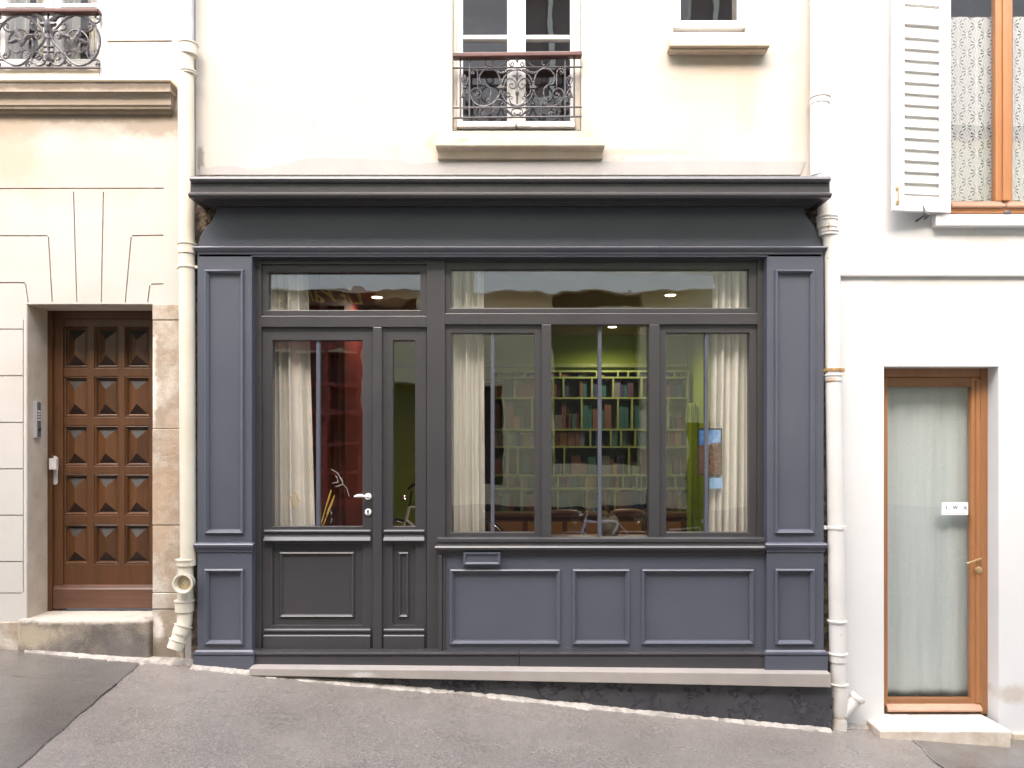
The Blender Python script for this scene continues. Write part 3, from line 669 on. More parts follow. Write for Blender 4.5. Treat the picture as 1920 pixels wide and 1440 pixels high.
lp = [
 ([(1240, 248), (1080, 310), (960, 430), (880, 535), (850, 620), (880, 700), (960, 790), (1030, 875), (1062, 950), (1040, 1020), (960, 1072), (880, 1052), (820, 1000)], .008),
 ([(1240, 248), (1400, 290), (1540, 400), (1620, 560), (1638, 680), (1600, 850), (1500, 990), (1380, 1060), (1280, 1072), (1170, 1020), (1085, 920), (1050, 840), (1045, 700), (1075, 600)], .008),
 ([(868, 565), (895, 522), (955, 508), (1002, 550), (1002, 605), (962, 635), (925, 605), (940, 568), (970, 575)], .007),
 ([(980, 502), (1060, 482), (1092, 420), (1062, 355), (1022, 355), (1020, 390), (1050, 390)], .006),
 ([(1100, 575), (1180, 502), (1280, 490), (1380, 550), (1442, 650), (1432, 765), (1370, 838), (1285, 865), (1230, 812)], .006),
 ([(1340, 505), (1430, 520), (1502, 490), (1522, 430), (1500, 388), (1452, 398), (1462, 440)], .006),
 ([(1510, 365), (1580, 382), (1640, 325), (1625, 255), (1580, 248), (1562, 290), (1600, 305)], .006),
 ([(1440, 770), (1418, 850), (1440, 935), (1490, 960), (1525, 920), (1495, 885)], .006),
 ([(1250, 862), (1165, 815), (1102, 840), (1080, 890), (1112, 915), (1145, 885)], .006),
 ([(1062, 945), (1012, 870), (945, 865), (905, 930), (942, 978), (985, 950), (955, 905)], .007),
 ([(1055, 1050), (1100, 1005), (1150, 1040), (1152, 1090), (1110, 1092), (1112, 1055)], .006),
 ([(1490, 1005), (1560, 978), (1620, 1002), (1632, 1062), (1600, 1092), (1570, 1058), (1595, 1040)], .006),
 ([(1000, 555), (1040, 590), (1110, 598), (1165, 650), (1195, 740)], (.014,)), ([(1310, 455), (1295, 555), (1230, 640), (1185, 755)], (.015,)), ([(1330, 575), (1270, 620), (1225, 700), (1235, 775)], (.013,)), ([(1455, 690), (1380, 690), (1300, 655), (1255, 700), (1240, 775)], (.012,)),
 ([(510, 262), (600, 245), (690, 300), (750, 380), (780, 480)], (.017,)), ([(640, 300), (690, 320), (750, 350)], (.014,)), ([(655, 380), (700, 400), (750, 400), (775, 470)], (.016,)), ([(690, 980), (740, 990), (775, 1000)], (.012,)),
 ([(700, 1000), (745, 960), (780, 990)], (.01,)),
]
railing('balcony_railing', 'scrolled iron railing with leaf ornaments and dark red handrail above the wooden door', (0, 0), 8.727, -.03, 790, lp,
 [([(790, 235), (790, 500), (790, 700), (790, 1000), (790, 1112)], .011), ([(790, 330), (790, 430), (790, 560)], (.026,)), ([(765, 430), (755, 500), (740, 550)], (.011,)), ([(815, 430), (825, 500), (838, 550)], (.011,)), ([(790, 880), (790, 950), (790, 1020)], (.019,)), ([(790, 1030), (790, 1055), (790, 1085)], (.018,)), ([(775, 600), (778, 700), (780, 760)], .008), ([(808, 600), (803, 700), (800, 760)], .008)],
 (-900, 1640, 160, 160, 232, 232), [], [(-900, 1632, 1112, 1112, .009)], [(790, 768, .036, .005), (790, 852, .036, .005), (790, 625, .018, .004)])

# ================================================================== MIDDLE BUILDING (plaster wall above the shop)
MBD = thing('apartment_building', 'warm cream plastered house standing over the dark shopfront', 'building', (0, 0, g(0)))
cx0, cx1, cz0 = X(848), X(1090), Z(245)
rx_0, rx_1, rz0 = X(1262), X(1399), Z(60)
b = MB(); b.slab([X(366), X(1522)], [Z(345), top], [(cx0, cx1, cz0, Z(-330)), (rx_0, rx_1, rz0, Z(-330))], .004, .36); part('wall', b, M['plaster'], MBD)
# repair band with a wavy top
pl = [(X(374), Z(328)), (X(1500), Z(328)), (X(1510), Z(303))]
random.seed(5)
wav = [(1300, 302), (1140, 303), (975, 304), (800, 305), (770, 309), (755, 300), (700, 299), (660, 297), (600, 296), (560, 300), (540, 308), (500, 315), (470, 318), (440, 311), (410, 311), (392, 315), (376, 311)]
pl += [(X(a), Z(c_)) for a, c_ in wav]
b = MB(); b.prism_y(pl, -.004, .02); part('repair_patch', b, M['patch'], MBD)
# window sills
def stone_sill(x0, x1, zt, zm, zb, zw, y, name='window_sill'):
    b = MB(); b.run(x0, x1, -.0, .03, [(.0, zb-.002), (y*.30, zb), (y*.36, zw-.004), (y*.5, zw), (y*.92, zm-.004), (y, zm+.006), (y, zt-.012), (y*.92, zt), (0, zt+.012)], .12)
    return part(name, b, M['sillstone'], MBD, smooth=True)
stone_sill(X(822), X(1128), Z(253, -.13), Z(270, -.13), Z(299), Z(279, -.07), .095)
b = MB(); b.box(X(1250), X(1436), -.10, .03, Z(86, -.1), Z(64, -.1)); b.box(X(1253), X(1434), -.07, .03, Z(94, -.07), Z(86, -.1)-.002); part('window_sill', b, M['sillstone'], MBD, bevel=.006)
# centre window
yc = .09
Wc = bpy.data.objects.new('window', None); Wc.location = Vector((X(969, yc), yc, cz0)) - origin_of(MBD); link(Wc, MBD)
b = MB(); c = lambda p: X(p, yc)
b.box(cx0+.001, c(857), yc-.015, yc+.06, Z(246, yc), Z(-330, yc)); b.box(c(1078), cx1-.001, yc-.015, yc+.06, Z(246, yc), Z(-330, yc)); b.box(c(857), c(1078), yc-.0, yc+.06, Z(249, yc), Z(243, yc))
part('window_frame', b, M['creamwood'], Wc, bevel=.003)
for (s0, g0, g1, s1) in ((857.5, 868, 951, 967.5), (968.5, 985.5, 1069, 1077.5)):
    b = MB()
    b.box(c(s0), c(g0), yc-.02, yc+.03, Z(241, yc), Z(-330, yc)); b.box(c(g1), c(s1), yc-.02, yc+.03, Z(241, yc), Z(-330, yc))
    b.box(c(g0), c(g1), yc-.02, yc+.03, Z(241, yc), Z(229, yc)); b.box(c(g0), c(g1), yc-.02, yc+.03, Z(76, yc), Z(68, yc))
    b.hexa([(c(s0+1), yc-.065, Z(244, yc)), (c(s1-1), yc-.065, Z(244, yc)), (c(s1-1), yc-.02, Z(244, yc)), (c(s0+1), yc-.02, Z(244, yc)), (c(s0+1), yc-.05, Z(236, yc)), (c(s1-1), yc-.05, Z(236, yc)), (c(s1-1), yc-.02, Z(230.5, yc)), (c(s0+1), yc-.02, Z(230.5, yc))])
    part('casement', b, M['whitewood'], Wc, bevel=.004)
    for za, zb in ((229, 76), (68, -120)): pane('glass_pane', c(g0), c(g1), Z(za, yc), Z(zb, yc), yc+.008, M['winglass'], Wc)
b = MB(); b.box(c(960), c(975), yc-.035, yc-.02, Z(240, yc), Z(-330, yc)); part('cover_strip', b, M['whitewood'], Wc, bevel=.004)
# right small window
yr = .07
Wr = bpy.data.objects.new('window', None); Wr.location = Vector((X(1330, yr), yr, rz0)) - origin_of(MBD); link(Wr, MBD)
b = MB(); c = lambda p: X(p, yr)
b.box(rx_0+.001, c(1275), yr-.02, yr+.05, Z(46, yr), Z(-330, yr)); b.box(c(1384), c(1396), yr-.02, yr+.05, Z(46, yr), Z(-330, yr)); b.box(c(1275), c(1384), yr-.02, yr+.05, Z(46, yr), Z(41, yr))
part('window_frame', b, M['pvc'], Wr, bevel=.004)
b = MB(); b.box(rx_0+.001, rx_1-.001, yr-.045, yr+.05, Z(58, yr), Z(50, yr)); b.box(c(1266), c(1396), yr-.03, yr+.05, Z(50, yr)+.001, Z(46, yr)-.001); part('window_ledge', b, M['pvc'], Wr, bevel=.003)
pane('glass_pane', c(1275), c(1384), Z(41, yr), Z(-300, yr), yr+.008, M['winglass'], Wr)
# rooms behind the two windows
def room(x0, x1, z0, z1, y0, y1, parent, mat, name='room_wall'):
    b = MB(); b.box(x0, x1, y1, y1+.02, z0, z1); b.box(x0-.02, x0, y0, y1+.02, z0, z1); b.box(x1, x1+.02, y0, y1+.02, z0, z1); b.box(x0-.02, x1+.02, y0, y1+.02, z0-.02, z0); b.box(x0-.02, x1+.02, y0, y1+.02, z1, z1+.02)
    return part(name, b, mat, parent)
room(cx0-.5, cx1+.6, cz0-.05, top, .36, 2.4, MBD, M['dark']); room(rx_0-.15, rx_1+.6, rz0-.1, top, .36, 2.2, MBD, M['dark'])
# dirty masonry showing in the slots beside the shopfront
b = MB(); b.box(X(358, -.02), X(412, -.0), -.012, .02, Z(1262), Z(330)); part('bare_masonry', b, M['masonry'], MBD)
b = MB(); b.box(X(1500), X(1566), .008, .03, Z(1366), Z(330)); part('bare_masonry', b, M['masonry'], MBD)

# ================================================================== SHOPFRONT
S = thing('shopfront', 'dark blue-grey wooden shopfront with panelled pilasters, cornice and large windows', 'shopfront', (0, -.05, g(0)))
yP, yA, yF, yS, yG = -.10, -.075, -.025, -.005, .03
# frieze board (cyma) with returned ends
zt, zb = Z(391, -.03), Z(466, -.115)
shp = [(1.0, 0), (.985, .12), (.93, .26), (.83, .38), (.66, .52), (.44, .64), (.28, .74), (.13, .84), (.04, .93), (0, 1)]
yB = -.075
lf = [(371, 466), (371.5, 458), (373.5, 449), (376.5, 441.5), (381, 433), (388, 424.5), (394, 419), (399, 411.5), (403, 403), (406, 394), (407, 389)]
rt = [(1507, 389), (1508, 394), (1511.5, 403), (1517, 412), (1524, 420), (1530, 428), (1534.5, 435), (1538, 443), (1540.5, 451), (1542, 458), (1542.5, 466)]
def sm(L): return [(p.x, p.y) for p in smooth_path([Vector((X(a, yB), Z(c_, yB), 0)) for a, c_ in L], 5)]
b = MB(); b.prism_y(sm(lf) + sm(rt), yB, .03)
part('frieze_board', b, M['slate'], S, bevel=.003)
b = MB(); q0, q1 = Z(477, -.11), Z(463, -.13)
b.run(-2.13, 2.108, -.10, .05, [(0, q0-.012), (.0, q0), (.008, q0+.002), (.010, q0+.018), (.020, q0+.024), (.030, q0+.034), (.034, q0+.042), (.030, q0+.050), (.016, q0+.054), (.0, q0+.057)], 1.0)
part('frieze_moulding', b, M['slate'], S, smooth=True)
# cornice
b = MB(); zc = Z(390, -.075)
b.run(-2.055, 2.03, -.02, .05, [(.0, zc-.012), (.012, zc-.008), (.014, zc+.000), (.03, zc+.002), (.05, zc+.001), (.052, zc+.008), (.085, zc+.007), (.088, zc+.013), (.13, zc+.010), (.133, zc+.016), (.16, zc+.012), (.20, zc+.006), (.25, zc+.001), (.272, zc+.002), (.275, zc+.010),
        (.283, zc+.016), (.283, zc+.026), (.270, zc+.036), (.262, zc+.040), (.258, zc+.044), (.258, zc+.108)], .26)
part('cornice', b, M['anth'], S, smooth=True)
b = MB(); z1 = zc+.108
b.run(-2.075, 2.052, -.02, .03, [(.25, z1), (.272, z1-.006), (.285, z1+.001), (.292, z1+.012), (.288, z1+.026), (.27, z1+.036), (.0, z1+.10)], .14)
part('cornice_flashing', b, M['zinc'], S, smooth=True)
# pilasters
pm = lambda y, d=.030: [(0, y+.002), (.0, y-.008), (.004, y-.016), (.010, y-.020), (.016, y-.017), (.022, y-.008), (.026, y-.004), (.030, y+.004), (.032, y+.016)]
def panel_back(x0, x1, z0, z1, y): return MB().box(x0+.02, x1-.02, y, y+.012, z0+.02, z1-.02)
def pilaster(x0, x1, ins, zbot):
    Pn = bpy.data.objects.new('pilaster', None); Pn.location = Vector(((x0+x1)/2, yP, zbot)) - origin_of(S); link(Pn, S)
    xa, xb = X(ins[0], yP), X(ins[1], yP); pz = [(Z(1001, yP), Z(506, yP)), (Z(1209, yP), Z(1066, yP))]
    b = MB(); b.slab([x0, x1], [zbot, Z(474, yP)], [(xa+.028, xb-.028, a+.028, c_-.028) for a, c_ in pz], yP, .03)
    part('pilaster_board', b, M['slate'], Pn, bevel=.003)
    for a, c_ in pz:
        b = MB(); b.frame(xa, xb, a, c_, pm(yP)); b.box(xa+.024, xb-.024, yP+.012, yP+.03, a+.024, c_-.024); part('panel_moulding', b, M['slate'], Pn, smooth=True)
    b = MB(); z0, z1 = Z(1036, yP-.01), Z(1017, yP-.02)
    b.run(x0, x1, yP, yP+.02, [(0, z0), (.008, z0+.004), (.008, z0+.022), (.016, z0+.030), (.028, z0+.042), (.030, z0+.054), (.024, z0+.062), (.006, z0+.068), (0, z0+.070)], .55); part('waist_moulding', b, M['slate'], Pn, smooth=True)
    b = MB(); z1 = Z(1221, yP-.02)
    b.run(x0, x1, yP, yP+.02, [(.024, zbot-.0), (.024, z1-.030), (.020, z1-.026), (.030, z1-.022), (.030, z1-.010), (.014, z1-.004), (.008, z1+.004), (0, z1+.006)], .8); part('pilaster_base', b, M['slate'], Pn, smooth=True)
    return Pn
pilaster(X(370, yP), X(472.5, yP), (384, 458), Z(1256, yP)); pilaster(X(1438, yP), X(1544.5, yP), (1452, 1527), Z(1257, yP))
# fixed frame
xl, xr = X(472.5, yF)+.002, X(1438, yF)-.002
f = lambda p: X(p, yF); h = lambda p: Z(p, yF)
b = MB()
b.box(xl-.05, f(490), yF, .06, h(1226), h(470)); b.box(f(800.5), f(834.5), yF-.003, .06, h(1226), h(470)); b.box(f(1420.5), xr+.05, yF, .06, h(1012), h(470))
b.box(f(490), f(800.5), yF-.001, .06, h(495.5), h(470)); b.box(f(834.5), f(1420.5), yF-.001, .06, h(489.5), h(470))
b.box(f(490), f(800.5), yF-.004, .06, h(613.5), h(592.5)); b.box(f(834.5), f(1420.5), yF-.004, .06, h(608.5), h(587.5))
b.box(f(1015.5), f(1033.5), yF-.006, .06, h(1011), h(608.5)-.001); b.box(f(1217), f(1236.5), yF-.006, .06, h(1011), h(608.5)-.001)
b.box(f(834.5), f(1420.5), yF+.001, .06, h(1022), h(1011))
b.box(xl-.02, xr+.02, yF-.012, yF+.01, h(480), h(468))
part('window_frame', b, M['anth'], S, bevel=.003)
s_ = lambda p: X(p, yS); t_ = lambda p: Z(p, yS)
def transom(x0, x1, zt_, zb_, gx0, gx1, gt, gb):
    T = bpy.data.objects.new('transom_window', None); T.location = Vector((s_((x0+x1)/2), yS, t_(zb_))) - origin_of(S); link(T, S)
    b = MB(); b.slab([s_(x0)-.008, s_(x1)+.008], [t_(zb_)-.008, t_(zt_)+.008], [(s_(gx0), s_(gx1), t_(gb), t_(gt))], yS, .055); part('sash', b, M['anth'], T, bevel=.003)
    pane('glass_pane', s_(gx0)-.004, s_(gx1)+.004, t_(gb)-.004, t_(gt)+.004, yG, M['topglass'], T)
transom(490, 800.5, 495.5, 592.5, 503.5, 788, 511, 581.5); transom(834.5, 1420.5, 489.5, 587.5, 845.5, 1405, 505, 577.5)
def sash_window(x0, x1, zt_, zb_, gx0, gx1, gt, gb, bar, sash=True):
    T = bpy.data.objects.new('window', None); T.location = Vector((s_((x0+x1)/2), yS, t_(zb_))) - origin_of(S); link(T, S)
    if sash:
        b = MB(); b.slab([s_(x0)-.008, s_(x1)+.008], [t_(zb_)-.006, t_(zt_)+.008], [(s_(gx0), s_(gx1), t_(gb), t_(gt))], yS, .055); part('sash', b, M['anth'], T, bevel=.003)
    b = MB(); b.box(s_(bar[0]), s_(bar[1]), yG-.022, yG+.02, t_(gb)-.003, t_(gt)+.003); part('glazing_bar', b, M['slate'], T, bevel=.003)
    e = .004
    pane('glass_pane', s_(gx0)-e, s_(bar[0])+e, t_(gb)-e, t_(gt)+e, yG, M['shopglass'], T); pane('glass_pane', s_(bar[1])-e, s_(gx1)+e, t_(gb)-e, t_(gt)+e, yG+.0, M['shopglass'], T)
sash_window(834.5, 1015.5, 608.5, 1011, 845.5, 1002, 624.5, 998, (920, 927)); sash_window(1033.5, 1217, 608.5, 1010, 1033, 1217.5, 608, 1010.5, (1121.5, 1128.5), False); sash_window(1236.5, 1420.5, 608.5, 1011, 1249, 1405.5, 624, 998, (1322.5, 1329))
# doors
def shop_door(name, x0, x1, gx0, gx1, mx0, mx1, rails, label, bar=None, handle=False):
    T = bpy.data.objects.new(name, None); T.location = Vector((s_((x0+x1)/2), yS, t_(1218))) - origin_of(S); link(T, S); tag(T, label)
    b = MB(); b.slab([s_(x0), s_(x1)], [t_(1219), t_(614)], [(s_(gx0), s_(gx1), t_(987), t_(638)), (s_(gx0), s_(gx1), t_(1172), t_(1019))], yS, .055); part('door_leaf', b, M['anth'], T, bevel=.003)
    b = MB(); b.box(s_(gx0)-.006, s_(gx1)+.006, yS+.02, yS+.045, t_(1172)-.006, t_(1019)+.006); part('door_panel', b, M['anth'], T)
    yk = yS+.02
    b = MB(); b.frame(X(mx0, yk), X(mx1, yk), Z(1158, yk), Z(1034, yk), [(0, yk+.002), (0, yk-.006), (.005, yk-.014), (.011, yk-.018), (.017, yk-.014), (.022, yk-.006), (.025, yk-.002), (.026, yk+.004)])
    part('panel_moulding', b, M['anth'], T, smooth=True)
    e = .004
    if bar:
        b = MB(); b.box(s_(bar[0]), s_(bar[1]), yG-.022, yG+.02, t_(987)-.003, t_(638)+.003); part('glazing_bar', b, M['slate'], T, bevel=.003)
        pane('glass_pane', s_(gx0)-e, s_(bar[0])+e, t_(987)-e, t_(638)+e, yG, M['shopglass'], T); pane('glass_pane', s_(bar[1])-e, s_(gx1)+e, t_(987)-e, t_(638)+e, yG, M['shopglass'], T)
    else: pane('glass_pane', s_(gx0)-e, s_(gx1)+e, t_(987)-e, t_(638)+e, yG, M['shopglass'], T)
    r0, r1 = X(rails[0], yS-.02), X(rails[1], yS-.02); z0 = Z(1015.5, yS-.02)
    b = MB(); b.run(r0, r1, yS, yS+.01, [(0, z0), (.018, z0+.001), (.034, z0+.003), (.036, z0+.009), (.026, z0+.020), (.014, z0+.034), (.010, z0+.048), (.016, z0+.058), (.024, z0+.064), (.026, z0+.072), (.018, z0+.081), (0, z0+.084)], .15); part('drip_moulding', b, M['anth'], T, smooth=True)
    z0 = Z(1218.5, yS-.03)
    b = MB(); b.run(r0, r1, yS, yS+.01, [(.030, z0), (.030, z0+.095), (.026, z0+.100), (.012, z0+.104), (.010, z0+.112), (.022, z0+.124), (.024, z0+.134), (.016, z0+.142), (0, z0+.145)], .12); part('weather_board', b, M['anth'], T, smooth=True)
    if handle:
        ye = yS-.004; b = MB(); b.lathe([(.023, ye+.006), (.023, ye-.006), (.019, ye-.009), (.0001, ye-.010)], X(690.5, ye), Z(931, ye), 24, 'y')
        y2 = ye-.045; b.tube([(X(690.5, ye), ye, Z(931, ye)), (X(690, ye), y2, Z(931, y2))], .008, 10)
        b.tube(smooth_path([(X(691.5, y2), y2, Z(931, y2)), (X(684, y2), y2-.002, Z(930.5, y2)), (X(676, y2), y2-.003, Z(929.5, y2)), (X(669, y2), y2, Z(930, y2)), (X(663.5, y2), y2+.004, Z(931.5, y2))], 5), [.0075]*5+[.0075+.0008*k for k in range(5)]+[.011]*5+[.010, .009, .0075, .0065, .005, .003], 10)
        part('handle', b, M['whiteplastic'], T, smooth=True)
        b = MB(); b.lathe([(.023, ye+.006), (.023, ye-.006), (.019, ye-.009), (.0001, ye-.010)], X(690.5, ye), Z(960, ye), 24, 'y'); part('lock_plate', b, M['whiteplastic'], T, smooth=True)
        b = MB(); b.lathe([(.0075, ye-.008), (.0075, ye-.0125)], X(690.5, ye), Z(958, ye), 14, 'y'); b.box(X(690.5, ye)-.004, X(690.5, ye)+.004, ye-.0125, ye-.008, Z(965, ye), Z(958.5, ye)); part('keyhole', b, M['keyhole'], T)
shop_door('door', 490.5, 700, 511, 680, 524, 665.5, (496, 693.5), 'wide glazed leaf with white lever handle', (592, 599), True)
shop_door('door', 716.5, 800, 736.5, 778.5, 746.5, 767.5, (720.5, 794.5), 'narrow fixed leaf with a slim pane')
b = MB(); b.box(f(700), f(716.5), yF-.012, .05, h(1219), h(613.5)-.001); part('door_post', b, M['anth'], S, bevel=.004)
# window board and apron
y0 = yA; a_ = lambda p: X(p, yA); c_ = lambda p: Z(p, yA)
b = MB(); zb0 = Z(1043, -.10)
b.run(a_(823.5), a_(1438.5)-.03, -.06, .02, [(.010, zb0), (.012, zb0+.010), (.026, zb0+.014), (.026, zb0+.030), (.036, zb0+.036), (.052, zb0+.048), (.055, zb0+.060), (.048, zb0+.070), (.022, zb0+.074), (.018, zb0+.092), (.03, zb0+.096), (.03, zb0+.118), (.02, zb0+.124)], .5); part('sill_moulding', b, M['anth'], S, smooth=True)
A = bpy.data.objects.new('apron', None); A.location = Vector((a_(1130), yA, c_(1224))) - origin_of(S); link(A, S)
pan = [(843, 1051), (1073, 1180.5), (1202.5, 1413.5)]
b = MB(); b.slab([a_(836), xr+.02], [c_(1226), c_(1040)], [(a_(p)+.028, a_(q)-.028, c_(1208)+.028, c_(1067)-.028) for p, q in pan], yA+.014, .03); part('apron_board', b, M['slate'], A)
ya = yA+.014
for p, q in pan:
    x0, x1, z0, z1 = X(p, ya), X(q, ya), Z(1208.5, ya), Z(1066.5, ya)
    b = MB(); b.frame(x0, x1, z0, z1, pm(ya)); b.box(x0+.024, x1-.024, ya+.012, ya+.03, z0+.024, z1-.024); part('panel_moulding', b, M['slate'], A, smooth=True)
b = MB(); b.box(a_(822), a_(829.5), yA-.012, .02, c_(1225), c_(1040)); b.box(a_(829.5)+.001, a_(836), yA-.0, .02, c_(1225), c_(1040)); part('apron_edge', b, M['anth'], A, bevel=.003)
yl = yA-.03
b = MB(); x0, x1, z0, z1 = X(868.5, yl), X(938.5, yl), Z(1060, yl), Z(1035.5, yl)
b.frame(x0, x1, z0, z1, [(0, ya+.0), (0, yl+.006), (.004, yl), (.012, yl), (.020, yl+.008), (.021, yl+.016)]); b.box(x0+.018, x1-.018, yl+.012, ya+.002, z0+.018, z1-.018); part('letter_box', b, M['slate'], A, label='framed letter flap above the left panel')
# plinth board, stone sill, rough base
b = MB(); z1 = Z(1221.5, yA-.03)
b.run(xl-.015, a_(836)+.5, -.07, .02, [(.030, Z(1258, -.1)), (.030, z1-.034), (.024, z1-.030), (.036, z1-.026), (.038, z1-.014), (.026, z1-.008), (.024, z1-.002), (0, z1+.0)], .0)
b.run(a_(836)+.505, xr+.015, -.072, .02, [(.030, Z(1258, -.1)), (.030, z1-.034), (.024, z1-.030), (.036, z1-.026), (.038, z1-.014), (.026, z1-.008), (.024, z1-.002), (0, z1+.0)], .0)
part('plinth', b, M['anth'], S, smooth=True)
yq = -.19; xa, xb = X(467, yq), X(1558.5, yq)
b = MB(); zta, ztb = Z(1253, yq), Z(1263.5, yq)
b.hexa([(xa, yq, zta-.05), (xb, yq, ztb-.093), (xb, .03, ztb-.093), (xa, .03, zta-.05), (xa, yq, zta), (xb, yq, ztb), (xb, .03, ztb+.016), (xa, .03, zta+.010)])
part('stone_sill', b, M['sill'], S, bevel=.005)
def rough_base():
    b = MB(); nx, nz = 150, 12; rnd = random.Random(4); rs = []
    x0, x1 = X(480, -.15), X(1560, -.15)
    for k in range(nz+1):
        row = []
        for i in range(nx+1):
            u = i/nx; x = x0+(x1-x0)*u; zt_ = zta-.045+(ztb-.093-zta+.045)*u+.004; zb_ = g(x)-.06
            row.append((x + (rnd.uniform(-.008, .012) if i == nx else 0), -.145+rnd.uniform(-.005, .005), zb_+(zt_-zb_)*k/nz))
        rs.append(row)
    rs = [r+[(r[-1][0], .03, r[-1][2])] for r in rs]
    b.rings(rs, False, False); part('rough_base', b, M['base'], S, smooth=True)
rough_base()
b = MB(); b.box(X(373, -.1), X(470, -.1), -.12, .02, g(-2.1)-.2, Z(1254, -.1)); part('foot_block', b, M['base'], S)

# ================================================================== SHOP ROOM (seen through the glass)
RM = thing('shop_room', 'lime green shop room with a red side wall and brown ceiling behind the glass', 'room', (.4, 2.5, .17))
fz, cz = .17, 3.2
b = MB(); b.box(-1.55, 2.3, 5.0, 5.1, fz, cz); part('back_wall', b, M['green'], RM)
b = MB(); b.box(2.3, 2.4, .06, 5.1, fz, cz); part('side_wall', b, M['green'], RM)
b = MB(); b.box(-1.65, -1.55, .9, 5.1, fz, cz); b.box(-2.2, -1.65, .9, 1.0, fz, cz); b.box(-2.2, -2.1, .06, .9, fz, cz); part('side_wall', b, M['redwall'], RM)
b = MB(); b.box(-2.2, 2.4, .06, 5.1, cz, cz+.05); part('ceiling', b, M['ceil'], RM)
b = MB(); b.box(-2.2, 2.4, .06, 5.1, fz-.05, fz); part('floor', b, M['floor'], RM)
# door opening and lintel trim on the back wall
b = MB(); yb = 4.96
q = lambda p: X(p, yb); r = lambda p: Z(p, yb)
b.box(q(902), q(948), yb, 5.0, fz, r(718)); part('doorway', b, M['oppdark'], RM)
b = MB(); b.box(-1.5, 2.28, 4.9, 5.0, r(690), r(682)); b.box(q(905), q(1000), 4.92, 5.0, r(716), r(711)); part('wall_trim', b, M['greenshelf'], RM, bevel=.01)
for (px, py, yy) in ((707, 555, None), (1257, 551, None), (1148, 611, None)):
    dd = (cz-EYE)*F/(850-py); yy = dd-CAM_D; x = X(px, yy)
    L = thing('ceiling_light', {707: 'round recessed ceiling lamp glowing above the shop door', 1257: 'round recessed ceiling lamp glowing near the right-hand shop curtain', 1148: 'round recessed ceiling lamp glowing over the bookshelf at the back'}[px], 'ceiling lamp', (x, yy, cz), 'recessed lamps in the shop ceiling')
    b = MB(); b.lathe([(.065, cz-.001), (.065, cz-.012), (.052, cz-.014), (.052, cz-.001)], x, yy, 24); part('rim', b, M['silver'], L, smooth=True)
    b = MB(); b.lathe([(.051, cz-.010), (.051, cz-.017), (.0001, cz-.019)], x, yy, 24); part('lamp_disc', b, M['lamp'], L, smooth=True)
    ld = bpy.data.lights.new('lamp_light', 'SPOT'); ld.energy = {707: 5, 1257: 17, 1148: 14}[px]; ld.color = (1, .86, .64); ld.spot_size = R(165); ld.spot_blend = .6; ld.shadow_soft_size = .06
    lo = bpy.data.objects.new('lamp_light', ld); link(lo, L); lo.location = (0, 0, -.04)
# sideboard
SB = thing('sideboard', 'long low brown wooden sideboard with orange cane doors under the bookshelf', 'sideboard', (.9, 4.7, fz))
b = MB(); b.box(X(900, 4.4), 2.28, 4.4, 4.95, fz, .86); part('cabinet', b, M['brownwood'], SB, bevel=.006)
b = MB(); b.box(X(895, 4.4), 2.29, 4.36, 4.98, .86, .90); part('top_board', b, M['brownwood'], SB, bevel=.004)
for k in range(5):
    x0 = X(915, 4.38)+k*.49; b = MB(); b.box(x0, x0+.43, 4.385, 4.4, fz+.1, .80); part('cabinet_door', b, M['cane'], SB, bevel=.004)
# bookshelf
yb0, yb1 = 4.62, 4.94
bx0, bx1, bz0, bz1 = X(925, yb0), X(1288, yb0), .90, Z(696, yb0)
BS = thing('bookshelf', 'tall lime green bookshelf of irregular boxes against the back wall', 'bookshelf', ((bx0+bx1)/2, 4.8, .90))
rnd = random.Random(11)
rowz = [bz0]
for dz in (.30, .17, .36, .22, .40, .26, .30): rowz.append(rowz[-1]+dz)
rowz[-1] = bz1
b = MB(); t = .022
for z in rowz: b.box(bx0, bx1, yb0, yb1, z-t/2, z+t/2)
b.box(bx0-.03, bx0, yb0, yb1, bz0, bz1+.02); b.box(bx1, bx1+.03, yb0, yb1, bz0, bz1+.02); b.box(bx0, bx1, yb1, yb1+.01, bz0, bz1)
part('shelf_frame', b, M['greenshelf'], BS)
cells = []
for z0, z1 in zip(rowz, rowz[1:]):
    x = bx0
    while x < bx1-.1:
        wd = rnd.choice((.13, .18, .27, .36, .46)); x2 = min(bx1, x+wd)
        if bx1-x2 < .12: x2 = bx1
        cells.append((x+.011 if x > bx0 else x, x2-.011, z0+t/2, z1-t/2))
        if x2 < bx1: part('divider', MB().box(x2-.011, x2+.011, yb0, yb1, z0+t/2, z1-t/2), M['greenshelf'], BS)
        x = x2
kinds = {'dark teal': (.012, .075, .062), 'brown': (.11, .045, .025), 'plum': (.055, .022, .04), 'grey': (.10, .10, .11), 'navy': (.015, .02, .06), 'ochre': (.22, .13, .04)}
for k, v in kinds.items(): M['bk_'+k] = pmat(k.replace(' ', '_')+'_book_cloth', v, .6)
books = 0
